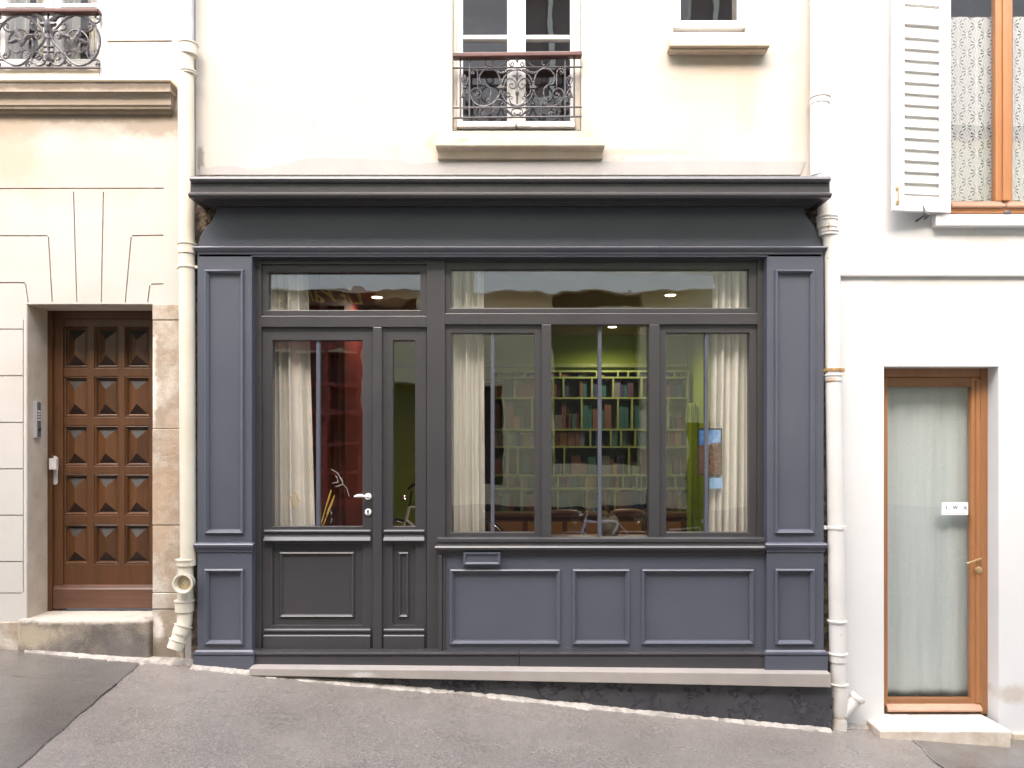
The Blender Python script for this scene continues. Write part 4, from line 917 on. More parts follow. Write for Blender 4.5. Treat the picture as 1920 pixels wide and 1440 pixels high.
for (x0, x1, z0, z1) in cells:
    px = 960+x0*F/(yb0+CAM_D); teal = 1075 < px < 1200 and 780 < 850-(z0-EYE)*F/(yb0+CAM_D) < 880
    x = x0+.004
    while x < x1-.035 and books < 170:
        wd = rnd.uniform(.035, .12); hgt = min(z1-z0-.012, rnd.uniform(.14, .34))
        if x+wd > x1-.003: break
        if rnd.random() < .22: x += wd; continue
        k = 'dark teal' if teal and rnd.random() < .75 else rnd.choice(('brown', 'brown', 'plum', 'grey', 'navy', 'ochre', 'brown', 'dark teal'))
        yo = rnd.uniform(.02, .07)
        b = MB(); b.box(x, x+wd-.002, yb0+yo, yb0+yo+.18, z0+.0005, z0+hgt)
        b.box(x+.003, x+wd-.005, yb0+yo+.01, yb0+yo+.175, z0+hgt, z0+hgt+.0015)
        solo('book', b, M['bk_'+k], f'{k} book standing on the lime green bookshelf', 'book', (x+wd/2, yb0+yo+.09, z0), f'{k} books on the bookshelf', bevel=.003); books += 1
        x += wd
# curtains of the shop
def shop_curtain(a0, a1, b0, b1, y, folds, seed, label):
    o = solo('curtain', cloth(X(a0, y), X(a1, y), X(b0, y), X(b1, y), 3.16, .25, y, .055, folds, seed, 40, 110), M['cloth'], label, 'curtain', (X((a0+a1)/2, y), y, .25), 'cream curtains of the shop', smooth=True); add_solidify(o)
shop_curtain(502, 573, 500, 597, .11, 4, 21, 'cream curtain hanging behind the glazed shop door')
shop_curtain(838, 905, 838, 909, .11, 6, 22, 'cream pleated curtain beside the middle post, left of the shop window')
shop_curtain(1342, 1415, 1330, 1415, .11, 6, 23, 'cream curtain gathered at the right end of the shop window')
o = solo('curtain', cloth(X(605, 1.4), X(652, 1.4), X(603, 1.4), X(655, 1.4), 2.9, .2, 1.2, .05, 5, 31), M['rust_cloth'], 'rust red curtain hanging inside against the red wall behind the shop door', 'curtain', (X(630, 1.4), 1.25, .2), smooth=True); add_solidify(o)
o = solo('curtain', cloth(X(1290, 4.0), X(1312, 4.0), X(1290, 4.0), X(1314, 4.0), 2.25, .5, 4.0, .05, 3, 33), M['green'], 'green drape hanging beside the right end of the bookshelf', 'curtain', (X(1300, 4.0), 4.0, .5), smooth=True); add_solidify(o)
# poster mirrored from across the street, built as an object behind the glass
def pic_mat():
    q = G("painted_landscape"); x, y, z = q.xyz()
    sky_ = q.mix(q.ramp(q.noise(14, 4), .4, .65), (.05, .20, .50), (.30, .45, .62))
    town = q.mix(q.ramp(q.noise(60, 5, .7), .4, .62), (.05, .022, .015), (.26, .14, .08))
    q.put(q.p.inputs["Base Color"], q.mix(q.ramp(q.m('ADD', z, q.m('MULTIPLY', q.noise(9, 3), .12)), 1.775, 1.765), sky_, town))
    q.p.inputs["Roughness"].default_value = .35; return q.mat
py_ = .068; PI_ = thing('picture', 'mirrored blue and brown poster, built as a framed sheet inside the right-hand shop window', 'picture', (X(1338, py_), py_, Z(846, py_)))
x0, x1, z0, z1 = X(1309, py_), X(1354, py_), Z(890, py_), Z(803, py_)
b = MB(); b.frame(x0, x1, z0, z1, [(0, py_+.012), (0, py_-.004), (.008, py_-.004), (.009, py_)]); part('picture_frame', b, M['oppdark'], PI_)
b = MB(); b.box(x0+.007, x1-.007, py_, py_+.010, z0+.007, z1-.007); part('canvas', b, pic_mat(), PI_)
b = MB(); b.box(X(1330, py_), X(1355, py_), py_, py_+.004, Z(916, py_), Z(896, py_)); solo('notice', b, pmat('pale_blue_paper', (.25, .42, .62), .7), 'small pale blue sheet on the shop window just under the framed poster', 'paper sheet', (X(1342, py_), py_, Z(916, py_)))
# table, tableware, chairs
TB = thing('table', 'dark brown dining table laid with plates and glasses behind the middle shop window', 'table', (X(1120, 1.2), 1.2, fz))
tz = .93; tx0, tx1, ty0, ty1 = X(1030, 1.2), X(1225, 1.2), .85, 1.6
b = MB(); b.box(tx0, tx1, ty0, ty1, tz-.03, tz); part('tabletop', b, M['brownwood'], TB, bevel=.006)
for sx in (tx0+.04, tx1-.1):
    for sy in (ty0+.04, ty1-.1): b = MB(); b.box(sx, sx+.06, sy, sy+.06, fz, tz-.03); part('leg', b, M['brownwood'], TB)
for px, nm in ((1090, 'left'), (1196, 'right')):
    x = X(px, 1.1); b = MB(); b.lathe([(.08, tz+.001), (.13, tz+.016), (.135, tz+.024), (.128, tz+.024), (.08, tz+.008), (.0001, tz+.007)], x, 1.1, 36); solo('plate', b, M['plate'], f'{"larger" if px == 1090 else "half hidden"} pale plate on the shop table, at its {nm} end', 'plate', (x, 1.1, tz), 'plates on the shop table', smooth=True)
x = X(1143, 1.25); b = MB(); b.lathe([(.05, tz+.001), (.085, tz+.05), (.092, tz+.11), (.07, tz+.17), (.04, tz+.195), (.046, tz+.205), (.036, tz+.205), (.03, tz+.18)], x, 1.25, 32); solo('vase', b, M['ceramic'], 'round speckled stoneware vase on the shop table', 'vase', (x, 1.25, tz), smooth=True)
for px, yy in ((1078, 1.25), (1197, 1.3), (1210, 1.45)):
    x = X(px, yy); b = MB(); b.lathe([(.034, tz+.001), (.034, tz+.004), (.005, tz+.008), (.004, tz+.09), (.03, tz+.115), (.042, tz+.16), (.034, tz+.215), (.032, tz+.215), (.039, tz+.16), (.028, tz+.118), (.0001, tz+.1)], x, yy, 24)
    solo('wine_glass', b, M['tableglass'], {1078: 'wine glass standing over the left plate on the shop table', 1197: 'wine glass standing behind the half hidden plate on the shop table', 1210: 'rear wine glass at the right end of the shop table'}[px], 'wine glass', (x, yy, tz), 'wine glasses on the shop table', smooth=True)
def chair(x, y, label):
    o = thing('chair', label, 'chair', (x, y, fz), 'chairs behind the shop table'); s = .2
    for sx in (-s, s):
        b = MB(); b.tube([(x+sx, y-.18, fz), (x+sx, y-.18, fz+.45)], .016, 8); part('leg', b, M['brownwood'], o); b = MB(); b.tube([(x+sx, y+.2, fz), (x+sx, y+.19, fz+.5), (x+sx*.92, y+.25, fz+.92)], .016, 8); part('leg', b, M['brownwood'], o)
    b = MB(); b.box(x-.22, x+.22, y-.2, y+.21, fz+.44, fz+.47); part('seat', b, M['cane'], o, bevel=.01)
    b = MB(); b.tube(smooth_path([(x-s*.92, y+.25, fz+.86), (x-.1, y+.275, fz+.9), (x+.1, y+.275, fz+.9), (x+s*.92, y+.25, fz+.86)]), .028, 8); b.tube([(x-s*.95, y+.235, fz+.7), (x+s*.95, y+.235, fz+.7)], .014, 8); part('backrest', b, M['brownwood'], o, smooth=True)
chair(X(1062, 2.0), 2.0, 'brown bentwood chair behind the left end of the shop table'); chair(X(1185, 2.1), 2.1, 'brown bentwood chair behind the vase and right plate')

# ================================================================== RIGHT BUILDING (white)
RB = thing('apartment_building', 'white painted house with an orange wood glazed door and a louvred shutter', 'building', (3.2, 0, g(3.2)))
gx0, gx1, gzt = X(1657), X(1872), Z(687)
wx0, wx1, wzb = X(1776), X(2110), Z(402)
b = MB(); b.slab([X(1521), 9], [-1.4, top], [(X(1519), X(1557), -1.5, Z(338)), (gx0, gx1, -1.5, gzt), (wx0, wx1, wzb, Z(-330))], -.002, .36); part('wall', b, M['white'], RB)
b = MB(); b.run(X(1573), 9, -.002, .03, [(0, Z(519)), (.022, Z(518, -.022)), (.026, Z(514, -.03)), (.026, Z(494, -.03)), (.016, Z(490, 0)), (0, Z(487))], .0); part('ledge', b, M['white'], RB, bevel=.003)
# glazed door
ygd = .14; GD = bpy.data.objects.new('glazed_door', None); GD.location = Vector((X(1750, ygd), ygd, Z(1338, ygd))) - origin_of(RB); link(GD, RB)
q = lambda p: X(p, ygd); r = lambda p: Z(p, ygd)
b = MB(); b.box(q(1640), q(1658), ygd-.01, .3, r(1338), r(680)); b.box(q(1837), gx1+.02, ygd-.014, .3, r(1338), r(680)); b.box(q(1658), q(1837), ygd-.01, .3, r(707), r(680))
part('door_frame', b, M['teak'], GD, bevel=.004)
yd2 = ygd+.01; b = MB()
b.box(X(1658, yd2), X(1664, yd2), yd2-.006, yd2+.045, Z(1326, yd2), Z(707.5, yd2)); b.box(X(1820.5, yd2), X(1836.5, yd2), yd2-.006, yd2+.045, Z(1326, yd2), Z(707.5, yd2))
b.box(X(1828, yd2), X(1836.5, yd2), yd2-.018, yd2, Z(1318, yd2), Z(712, yd2))
part('stile', b, M['teak'], GD, bevel=.004)
b = MB(); b.box(X(1664, yd2), X(1820.5, yd2), yd2-.006, yd2+.045, Z(725.5, yd2), Z(707.5, yd2)); b.box(X(1664, yd2), X(1820.5, yd2), yd2-.006, yd2+.045, Z(1326, yd2), Z(1309, yd2)); part('rail', b, M['teakh'], GD, bevel=.004)
z0 = Z(1334, yd2-.03); b = MB(); b.run(X(1660, yd2), X(1835, yd2), yd2, yd2+.01, [(.0, z0), (.045, z0+.002), (.048, z0+.012), (.038, z0+.028), (.012, z0+.046), (0, z0+.05)], .05); part('drip_rail', b, M['teakdull'], GD, smooth=True)
b = MB(); b.box(q(1658), q(1837), ygd, .3, r(1338.5), r(1333.5)); part('threshold', b, M['kick'], GD)
pane('glass_pane', X(1664, yd2)-.003, X(1820.5, yd2)+.003, Z(1309, yd2)-.003, Z(725.5, yd2)+.003, yd2+.018, M['doorglass'], GD)
yh = yd2-.012; y2 = yh-.05; b = MB(); b.lathe([(.014, yh+.012), (.014, yh-.004)], X(1833, yh), Z(1049.5, yh), 16, 'y'); b.tube([(X(1833, yh), yh, Z(1049.5, yh)), (X(1836, y2), y2, Z(1049, y2))], .007, 8)
b.tube(smooth_path([(X(1840, y2), y2, Z(1047.5, y2)), (X(1834, y2), y2, Z(1049, y2)), (X(1823, y2), y2-.004, Z(1053, y2)), (X(1813, y2), y2, Z(1056.5, y2))]), .0068, 8); part('handle', b, M['brass'], GD, smooth=True)
b = MB(); b.lathe([(.0245, yh+.012), (.0245, yh-.010), (.020, yh-.014), (.0001, yh-.015)], X(1834.5, yh), Z(1068.5, yh), 24, 'y'); part('lock_plate', b, M['brass'], GD, smooth=True)
# step
zst = Z(1369.5, -.21); b = MB(); b.box(X(1651, -.21), X(1896, -.21), -.21, .30, g(3)-.25, zst); part('doorstep', b, pmat('pale_worn_step', (.66, .58, .49), .9, col2=(.50, .41, .32), vs=7, bump=.6, bs=60, bd=.005, stains=[(2.95, zst+.03, 1.2, .045, (.84, .82, .78), 1.0, 3)]), RB, bevel=.010)
b = MB(); b.box(X(1899, -.02), 9, -.03, .02, -1.3, Z(1376, -.03)); part('plinth', b, M['sillstone'], RB, bevel=.006)
# entrance room and linen curtain
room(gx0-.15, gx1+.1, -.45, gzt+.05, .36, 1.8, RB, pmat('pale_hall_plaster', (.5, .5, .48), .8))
o = solo('curtain', cloth(X(1652, .24), X(1842, .24), X(1652, .24), X(1842, .24), Z(700, .24), Z(1305, .24), .225, .014, 4, 41, 40, 120), M['linen'], 'pale green linen curtain covering the glazed orange door', 'curtain', (X(1740, .27), .27, Z(1303, .27)), smooth=True); add_solidify(o)
# the card with the letters
ysg = yd2-.010
SG = thing('name_card', 'small white card lettered I W A fixed on the glass of the orange door', 'sign', (X(1793, ysg), ysg, Z(954, ysg)))
sx0, sx1, sz0, sz1 = X(1769, ysg), X(1817, ysg), Z(965.5, ysg), Z(942.5, ysg)
b = MB(); b.box(sx0, sx1, ysg+.012, ysg+.026, sz0, sz1); part('card', b, M['paper'], SG)
b = MB(); s1 = ysg+.0095; s2 = ysg+.012
def lit(poly, cx, sc=.023):
    b.prism_y([(cx+u*sc, Z(952, ysg)+v*sc) for u, v in poly], s1, s2)
c1, c2, c3 = X(1776, ysg), X(1793, ysg), X(1811, ysg)
lit([(-.14, -.42), (.14, -.42), (.14, .42), (-.14, .42)], c1); lit([(-.4, -.5), (.4, -.5), (.4, -.421), (-.4, -.421)], c1); lit([(-.4, .421), (.4, .421), (.4, .5), (-.4, .5)], c1)
for k in (-.34, .34): lit([(k-.48+.02, .42), (k-.2, .42), (k+.06, -.5), (k-.08, -.5)], c2); lit([(k-.0799, -.499), (k+.0601, -.499), (k+.34, .42), (k+.22, .42)], c2)
lit([(-1.0, .421), (-.4, .421), (-.4, .5), (-1.0, .5)], c2); lit([(.4, .421), (1.0, .421), (1.0, .5), (.4, .5)], c2); lit([(-.3, .421), (.3, .421), (.3, .5), (-.3, .5)], c2)
lit([(-.1, .5), (.12, .5), (.52, -.42), (.24, -.42)], c3); lit([(-.44, -.42), (-.34, -.42), (.0, .40), (-.1, .499)], c3); lit([(-.22, -.2), (.2, -.2), (.16, -.1), (-.18, -.1)], c3); lit([(-.62, -.5), (-.2, -.5), (-.2, -.421), (-.62, -.421)], c3); lit([(.1, -.5), (.72, -.5), (.72, -.421), (.1, -.421)], c3)
b.box(sx0+.012, sx1-.012, s1, s2, Z(962.3, ysg), Z(961.8, ysg))
part('lettering', b, M['ink'], SG)
# upper window
yw = .12; W = bpy.data.objects.new('window', None); W.location = Vector((X(1880, yw), yw, wzb)) - origin_of(RB); link(W, RB)
q = lambda p: X(p, yw); r = lambda p: Z(p, yw)
b = MB(); b.box(wx0+.001, wx1-.001, yw-.02, .3, r(401), r(391.5)); part('sill_board', b, M['teakh'], W, bevel=.004)
b = MB(); b.box(wx0+.001, q(1779), yw-.01, .2, r(391.5), r(-330)); b.box(q(1864.5), q(1880), yw-.015, yw+.04, r(378), r(-330)); b.box(q(1880.5), q(1897.5), yw-.008, yw+.04, r(378), r(-330)); b.box(q(1876), q(1889), yw-.03, yw-.012, r(378), r(-330)); b.box(q(1984), q(2001), yw-.01, yw+.04, r(378), r(-330)); b.box(q(2001), wx1-.001, yw, .3, r(391.5), r(-330)); part('window_frame', b, M['teak'], W, bevel=.004)
b = MB()
for x0, x1 in ((1779, 1879.5), (1880.5, 2000)): b.box(q(x0), q(x1), yw-.012, yw+.04, r(384.5), r(378)-.001); b.box(q(x0)+.002, q(x1)-.002, yw-.045, yw+.04, r(391), r(385)); 
part('bottom_rail', b, M['teakdull'], W, bevel=.006)
for x0, x1 in ((1779, 1864.5), (1897.5, 1984)): pane('glass_pane', q(x0), q(x1), r(378.5), r(-300), yw+.012, M['winglass'], W)
b = MB(); b.box(X(1754, -.05), X(2120, -.05), -.06, .14, Z(424, -.05), Z(403, -.05)); part('window_sill', b, M['white'], RB, bevel=.006)
b = MB(); b.lathe([(.012, -.055), (.022, -.05), (.02, -.03), (.012, -.03)], X(1890, -.05), Z(402, -.05)+.008, 14, 'y'); part('window_stay', b, M['iron'], RB, smooth=True)
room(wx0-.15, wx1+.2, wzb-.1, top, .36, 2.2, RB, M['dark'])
for x0, x1, lb in ((1772, 1866, 'white crochet lace curtain between the shutter and the orange window post'), (1897, 1990, 'white crochet lace curtain right of the orange window post')):
    o = solo('lace_curtain', cloth(X(x0, .2), X(x1, .2), X(x0-2, .2), X(x1-(4 if x0 < 1800 else 0), .2), Z(33, .2), Z(377, .2), .19, .012, 3, x0, 30, 60), M['lace'], lb, 'lace curtain', (X((x0+x1)/2, .2), .2, Z(377, .2)), 'lace curtains in the orange window', smooth=True)
# shutter: hinged at the window, free edge standing off the wall
hgx = X(1777.5, -.03); SHW = .43; ang = R(8)
SH = bpy.data.objects.new('shutter', None); SH.location = Vector((hgx, -.035, Z(402, -.035))) - origin_of(RB); link(SH, RB)
SH_h = 1.62
def SPt(b):                     # local frame: x from hinge towards the left, y thickness; then turned about the hinge
    o = origin_of(SH); b.v = [(o.x - (u*math.cos(ang)), o.y - (u*math.sin(ang)) - v, o.z + w_) for u, v, w_ in b.v]; return b
b = MB(); b.box(0, .085, 0, .034, 0, 3); b.box(.345, SHW, 0, .034, 0, 3)
for z0, z1 in ((0, .105), (1.10-.0+.175, 1.10+.29)): b.box(.085, .345, .0, .033, z0, z1)
part('shutter_frame', SPt(b), M['shutter'], SH, bevel=.004)
b = MB(); z = .12
while z < 3:
    if not (1.235 < z < 1.38): b.hexa([(.083, .031, z), (.347, .031, z), (.347, .014, z-.003), (.083, .014, z-.003), (.083, .026, z+.033), (.347, .026, z+.033), (.347, .012, z+.044), (.083, .012, z+.044)])
    z += .0762
b.box(.083, .347, .010, .014, 0.05, 3)
part('louvres', SPt(b), M['shutter'], SH)
b = MB(); b.tube([(.40, .034, .055), (.40, .052, .06), (.40, .052, .145), (.40, .034, .15)], .006, 8); b.box(.388, .412, .033, .040, .04, .062); b.box(.388, .412, .033, .040, .14, .162); part('shutter_bolt', SPt(b), M['brass'], SH)
b = MB(); b.tube(smooth_path([(.402, .034, 1.22), (.396, .05, 1.24), (.390, .05, 1.30), (.396, .05, 1.39), (.402, .034, 1.41)]), .004, 6); part('shutter_hook', SPt(b), M['shutter'], SH)
y3 = -.11; CT = thing('shutter_catch', 'dark iron shutter holdback with a bird shaped head below the white shutter', 'shutter catch', (X(1735, y3), -.02, Z(405, y3)))
b = MB(); b.tube([(X(1733, y3), .0, Z(406, y3)), (X(1733, y3), y3, Z(404, y3))], .007, 8); part('pin', b, M['iron'], CT)
b = MB(); b.tube(smooth_path([(X(1728.5, y3), y3-.01, Z(383, y3)), (X(1730, y3), y3-.012, Z(391, y3)), (X(1733, y3), y3-.014, Z(400, y3)), (X(1735, y3), y3-.01, Z(407, y3)), (X(1732, y3), y3, Z(412.5, y3))]), [.002]+[.002+.0006*k for k in range(10)]+[.0105, .0125, .014, .0145, .015, .015, .0145, .014, .013, .0115, .009, .007, .005, .003][:14], 10)
b.tube(smooth_path([(X(1735, y3), y3-.01, Z(405, y3)), (X(1740, y3), y3-.014, Z(404, y3)), (X(1744.5, y3), y3-.01, Z(402.5, y3))]), [.013]*5+[.011, .009, .008, .007, .006, .005, .004, .003], 10); part('catch_head', b, M['iron'], CT, smooth=True)

# ================================================================== DOWNPIPES
yp = -.085
def vpipe(b, px, py0, py1, r, y=yp, n=20, px2=None):
    b.tube([(X(px, y), y, Z(py1, y)), (X(px2 or px, y), y, Z(py0, y))], r, n)
def collar(b, px, py0, py1, r, y=yp, lip=.006):
    z0, z1 = Z(py1, y), Z(py0, y); b.lathe([(r-lip, z0-.004), (r, z0), (r, z1-.012), (r+lip, z1-.008), (r+lip, z1), (r-lip, z1+.003)], X(px, y), y, 24)
LP = thing('downpipe', 'cream downpipe with an open round cleanout between the wooden door and the shopfront', 'drainpipe', (X(350, yp), yp, g(-2.2)))
b = MB(); vpipe(b, 353.5, -420, 92, .0345, n=20); part('zinc_pipe', b, M['zincpipe'], LP, smooth=True)
b = MB(); vpipe(b, 353, 84, 1060, .0535, px2=348.5); vpipe(b, 348, 1050, 1130, .052); part('pipe', b, M['pipe'], LP, smooth=True)
for py0, py1, rr in ((82, 104, .062), (134, 140, .057), (457, 476, .061), (1048, 1060, .0625), (1125, 1146, .0625)):
    b = MB(); collar(b, 353-(py0-80)/1000*4.7 if py0 < 1100 else 346, py0, py1, rr); part('collar', b, M['pipe'], LP, smooth=True)
b = MB(); z0 = Z(501, yp); b.lathe([(.056, z0-.008), (.061, z0-.006), (.061, z0+.006), (.056, z0+.008)], X(350.5, yp), yp, 20); b.box(X(350.5, yp)-.075, X(350.5, yp)-.05, yp-.01, yp+.08, z0-.009, z0+.009); b.box(X(350.5, yp)+.05, X(350.5, yp)+.075, yp-.01, yp+.08, z0-.009, z0+.009); part('pipe_bracket', b, M['pipe'], LP)
y4 = -.19; b = MB(); cx, czz = X(342, y4), Z(1095, y4)
b.lathe([(.055, yp-.02), (.062, y4+.02), (.068, y4+.012), (.070, y4), (.060, y4-.002), (.056, y4+.004), (.050, y4+.012), (.046, y4+.05), (.034, y4+.06)], cx, czz, 32, 'y'); part('cleanout', b, M['pipe'], LP, smooth=True)
b = MB(); b.lathe([(.042, y4+.048), (.040, y4+.052), (.0001, y4+.053)], cx, czz, 28, 'y'); part('cleanout_plug', b, M['pipe_in'], LP, smooth=True)
b = MB()
for a in range(4): b.lathe([(.0085, y4+.053), (.007, y4+.047), (.0001, y4+.046)], cx+.011*math.cos(a*math.pi/2), czz+.011*math.sin(a*math.pi/2), 12, 'y')
part('plug_knob', b, M['whiteplastic'], LP, smooth=True)
b = MB(); b.tube(smooth_path([(X(347, yp), yp, Z(1140, yp)), (X(347, yp), yp-.004, Z(1158, yp)), (X(346, yp), yp-.012, Z(1172, yp)), (X(340, yp), yp-.03, Z(1190, yp)), (X(336.5, yp), yp-.04, Z(1203, yp))]), .050, 20); part('elbow', b, M['pipe'], LP, smooth=True)
def ring_on(b, p, q, r, n=22): b.tube([p, Vector(p)+(Vector(q)-Vector(p))*.12, Vector(p)+(Vector(q)-Vector(p))*.14, Vector(q)], [r+.006, r+.006, r, r*.96], n)
b = MB(); ring_on(b, (X(345.5, yp), yp-.015, Z(1171, yp)), (X(341, yp), yp-.03, Z(1188, yp)), .057); part('collar', b, M['pipe'], LP, smooth=True)
b = MB(); ring_on(b, (X(338, yp), yp-.035, Z(1198, yp)), (X(333, yp), yp-.05, Z(1214, yp)), .056); part('collar', b, M['pipe'], LP, smooth=True)

RP = thing('downpipe', 'white downpipe with a rusty bracket and a branch fitting at its foot', 'drainpipe', (X(1553, yp), yp, g(2.2)))
yu = -.07
b = MB(); vpipe(b, 1536.5, -420, 330, .062, yu, 22)
PX = [(1550, 372), (1551, 428), (1557, 446), (1560.5, 500), (1562, 700), (1567, 1000), (1570, 1200), (1572, 1290)]
b.tube([(X(1537, yu), yu, Z(318, yu)), (X(1541, yu), yu, Z(345, yu))] + [(X(a, yp), yp, Z(c_, yp)) for a, c_ in PX], [.061, .060, .062, .061, .053, .052, .052, .054, .055, .052], 22); part('pipe', b, M['whitepipe'], RP, smooth=True)
def pcx(py):
    for (a, y1), (c_, y2) in zip(PX, PX[1:]):
        if py <= y2: return a + (c_-a)*(py-y1)/(y2-y1)
    return 1572
for py0, py1, rr in ((183, 196, .067), (406, 410, .066), (412, 428, .068), (434, 442, .064), (703, 715, .058), (1163, 1168, .060), (1224, 1240, .060), (1281, 1290, .060)):
    b = MB(); collar(b, 1537 if py0 < 300 else pcx(py0), py0, py1, rr, yu if py0 < 300 else yp); part('collar', b, M['whitepipe'], RP, smooth=True)
def bracket(py, mat):
    z0 = Z(py, yp); xx = X(pcx(py), yp); b = MB(); b.lathe([(.052, z0-.010), (.060, z0-.009), (.060, z0+.009), (.052, z0+.010)], xx, yp, 24); b.box(xx-.082, xx-.06, yp-.008, yp+.09, z0-.012, z0+.012); b.box(xx+.06, xx+.078, yp-.008, yp+.09, z0-.012, z0+.012); part('pipe_bracket', b, mat, RP)
bracket(694, M['rust']); bracket(989, M['whitepipe'])
y5 = -.09; b = MB(); xx = X(1573, y5)
b.lathe([(.040, Z(1362, y5)), (.042, Z(1345, y5)), (.056, Z(1330, y5)), (.056, Z(1291, y5))], xx, y5, 24)
p = Vector((X(1580, y5), y5, Z(1340, y5))); q = Vector((X(1604, y5), y5-.01, Z(1310, y5))); b.tube([p, q], [.040, .047], 20); dq = (q-p).normalized(); b.tube([q, q+dq*.012, q+dq*.014, q+dq*.03, q+dq*.031], [.054, .056, .056, .053, .02], 22); part('branch_fitting', b, M['whitepipe'], RP, smooth=True)
b = MB(); b.lathe([(.053, g(xx)-.03), (.052, Z(1352, y5)), (.045, Z(1346, y5))], xx, y5, 20); part('pipe_foot', b, M['whitepipe'], RP, smooth=True)

# ================================================================== INTERCOM on the left door reveal
xi = dx0; IC = thing('intercom', 'slim aluminium entry keypad fixed on the jamb left of the wooden door', 'intercom', (xi, .1, Z(822, .08)))
ya_, yb_ = .07, .125; z0, z1 = Z(821, .06), Z(752, .06)
b = MB(); b.box(xi-.0, xi+.028, ya_, yb_, z0, z1); part('housing', b, M['alu'], IC, bevel=.003)
b = MB(); b.box(xi+.028, xi+.030, ya_+.006, yb_-.006, z0+.008, z1-.008); part('face_plate', b, M['alud'], IC)
for k in range(4):
    b = MB(); zz = z1-.07-k*.02
    for j in range(3): b.box(xi+.030, xi+.033, ya_+.011+j*.012, ya_+.019+j*.012, zz-.006, zz+.006)
    part('key_row', b, M['silver'], IC)
b = MB(); b.tube([(xi+.030, ya_+.0275, z0+.06), (xi+.037, ya_+.0275, z0+.06)], .013, 14); part('call_button', b, M['black'], IC)
# ================================================================== OPPOSITE SIDE OF THE STREET (seen mirrored in the glass)
yo = -7.6
OP = thing('apartment_building', 'house across the street with dark openings and a white sign band, mirrored in the glass', 'building', (0, yo, g(0)))
vx = lambda px: (px-960)*13.2/F
vz = lambda py: EYE+(850-py)*13.2/F
holes = [(vx(1035), vx(1202), vz(873), vz(598)), (vx(690), vx(779), -.9, vz(716)), (vx(905), vx(944), vz(908), vz(720)), (vx(1290), vx(1342), vz(960), vz(790)), (-5.2, vx(672), .9, vz(660)), (vx(1040), vx(1205), vz(578), vz(545)+.02), (vx(560), vx(780), vz(590), vz(562))]
b = MB(); b.slab([-14, 14], [-2.5, 7.0], holes, yo-.35, yo); part('wall', b, M['opp'], OP)
b = MB(); b.box(-14, 14, yo-.34, yo-.30, -2.5, 6.9); part('dark_opening', b, M['oppdark'], OP)
b = MB(); b.slab([-14, 14], [7.05, 10.2], [(x0, x0+1.0, 7.5, 9.4) for x0 in (-5.4, -2.6, .15, 2.9, 5.4)], yo-.35, yo-.02); part('upper_wall', b, M['opproof'], OP)
for x0 in (-5.4, -2.6, .15, 2.9, 5.4):
    b = MB(); b.box(x0, x0+1.0, yo-.26, yo-.20, 7.5, 9.4); part('dark_pane', b, M['oppshut'], OP)
    b = MB(); rect_frame(b, x0, x0+1.0, 7.5, 9.4, .07, .07, .1, .07, yo-.19, yo-.12); b.box(x0+.46, x0+.54, yo-.19, yo-.12, 7.6, 9.33); part('window_frame', b, M['oppwhite'], OP)
b = MB(); b.box(-14, 14, yo-.2, yo+.18, 6.86, 7.04); part('eaves', b, M['oppdark'], OP)
def awning(x0, x1):
    b = MB(); za, zb_ = vz(546)-.05, vz(514); b.hexa([(x0, yo+.40, za), (x1, yo+.40, za), (x1, yo+.38, za-.02), (x0, yo+.38, za-.02), (x0, yo+.10, zb_), (x1, yo+.10, zb_), (x1, yo+.08, zb_-.02), (x0, yo+.08, zb_-.02)])
    b.box(x0, x1, yo, yo+.10, zb_-.02, zb_+.06); part('awning', b, M['oppwhite'], OP)
awning(vx(893), vx(1335))
b = MB(); b.box(-14, 14, yo, yo+.05, -2.5, vz(950)); part('plinth', b, M['oppdark'], OP)
b = MB(); b.box(-5.4, vx(679), yo-.3, yo+.03, 3.35, 3.55)
for k in range(6): x = -5.2+k*.54; b.box(x-.04, x+.04, yo-.25, yo+.02, .2, 3.35)
for z in (.9, 1.35, 1.8, 2.3, 2.8): b.box(-5.2, vx(672), yo-.25, yo+.015, z-.03, z+.03)
b.box(-5.4, vx(679), yo-.2, yo+.04, -.5, .9); part('red_shop_window', b, M['oppred'], OP)
b = MB(); b.box(-4.4, vx(700), yo, yo+.06, vz(572), vz(540)); part('sign_board', b, M['oppdark'], OP)
awning(-4.4, vx(792))
tc = bpy.data.curves.new('t', 'FONT'); tc.body = 'Lit Palmeu'; tc.size = .34; tc.shear = .35; tc.extrude = .005; tc.align_x = 'LEFT'
to = bpy.data.objects.new('t', tc); COL.objects.link(to); bpy.context.view_layer.update(); tm = bpy.data.meshes.new_from_object(to.evaluated_get(bpy.context.evaluated_depsgraph_get())); bpy.data.objects.remove(to)
to = bpy.data.objects.new('lettering', tm); link(to, OP); tm.materials.append(M['gold'])
tm.transform(Matrix.Rotation(R(180), 4, 'Z') @ Matrix.Rotation(R(90), 4, 'X'))
to.location = Vector((vx(683), yo+.075, vz(567))) - origin_of(OP)

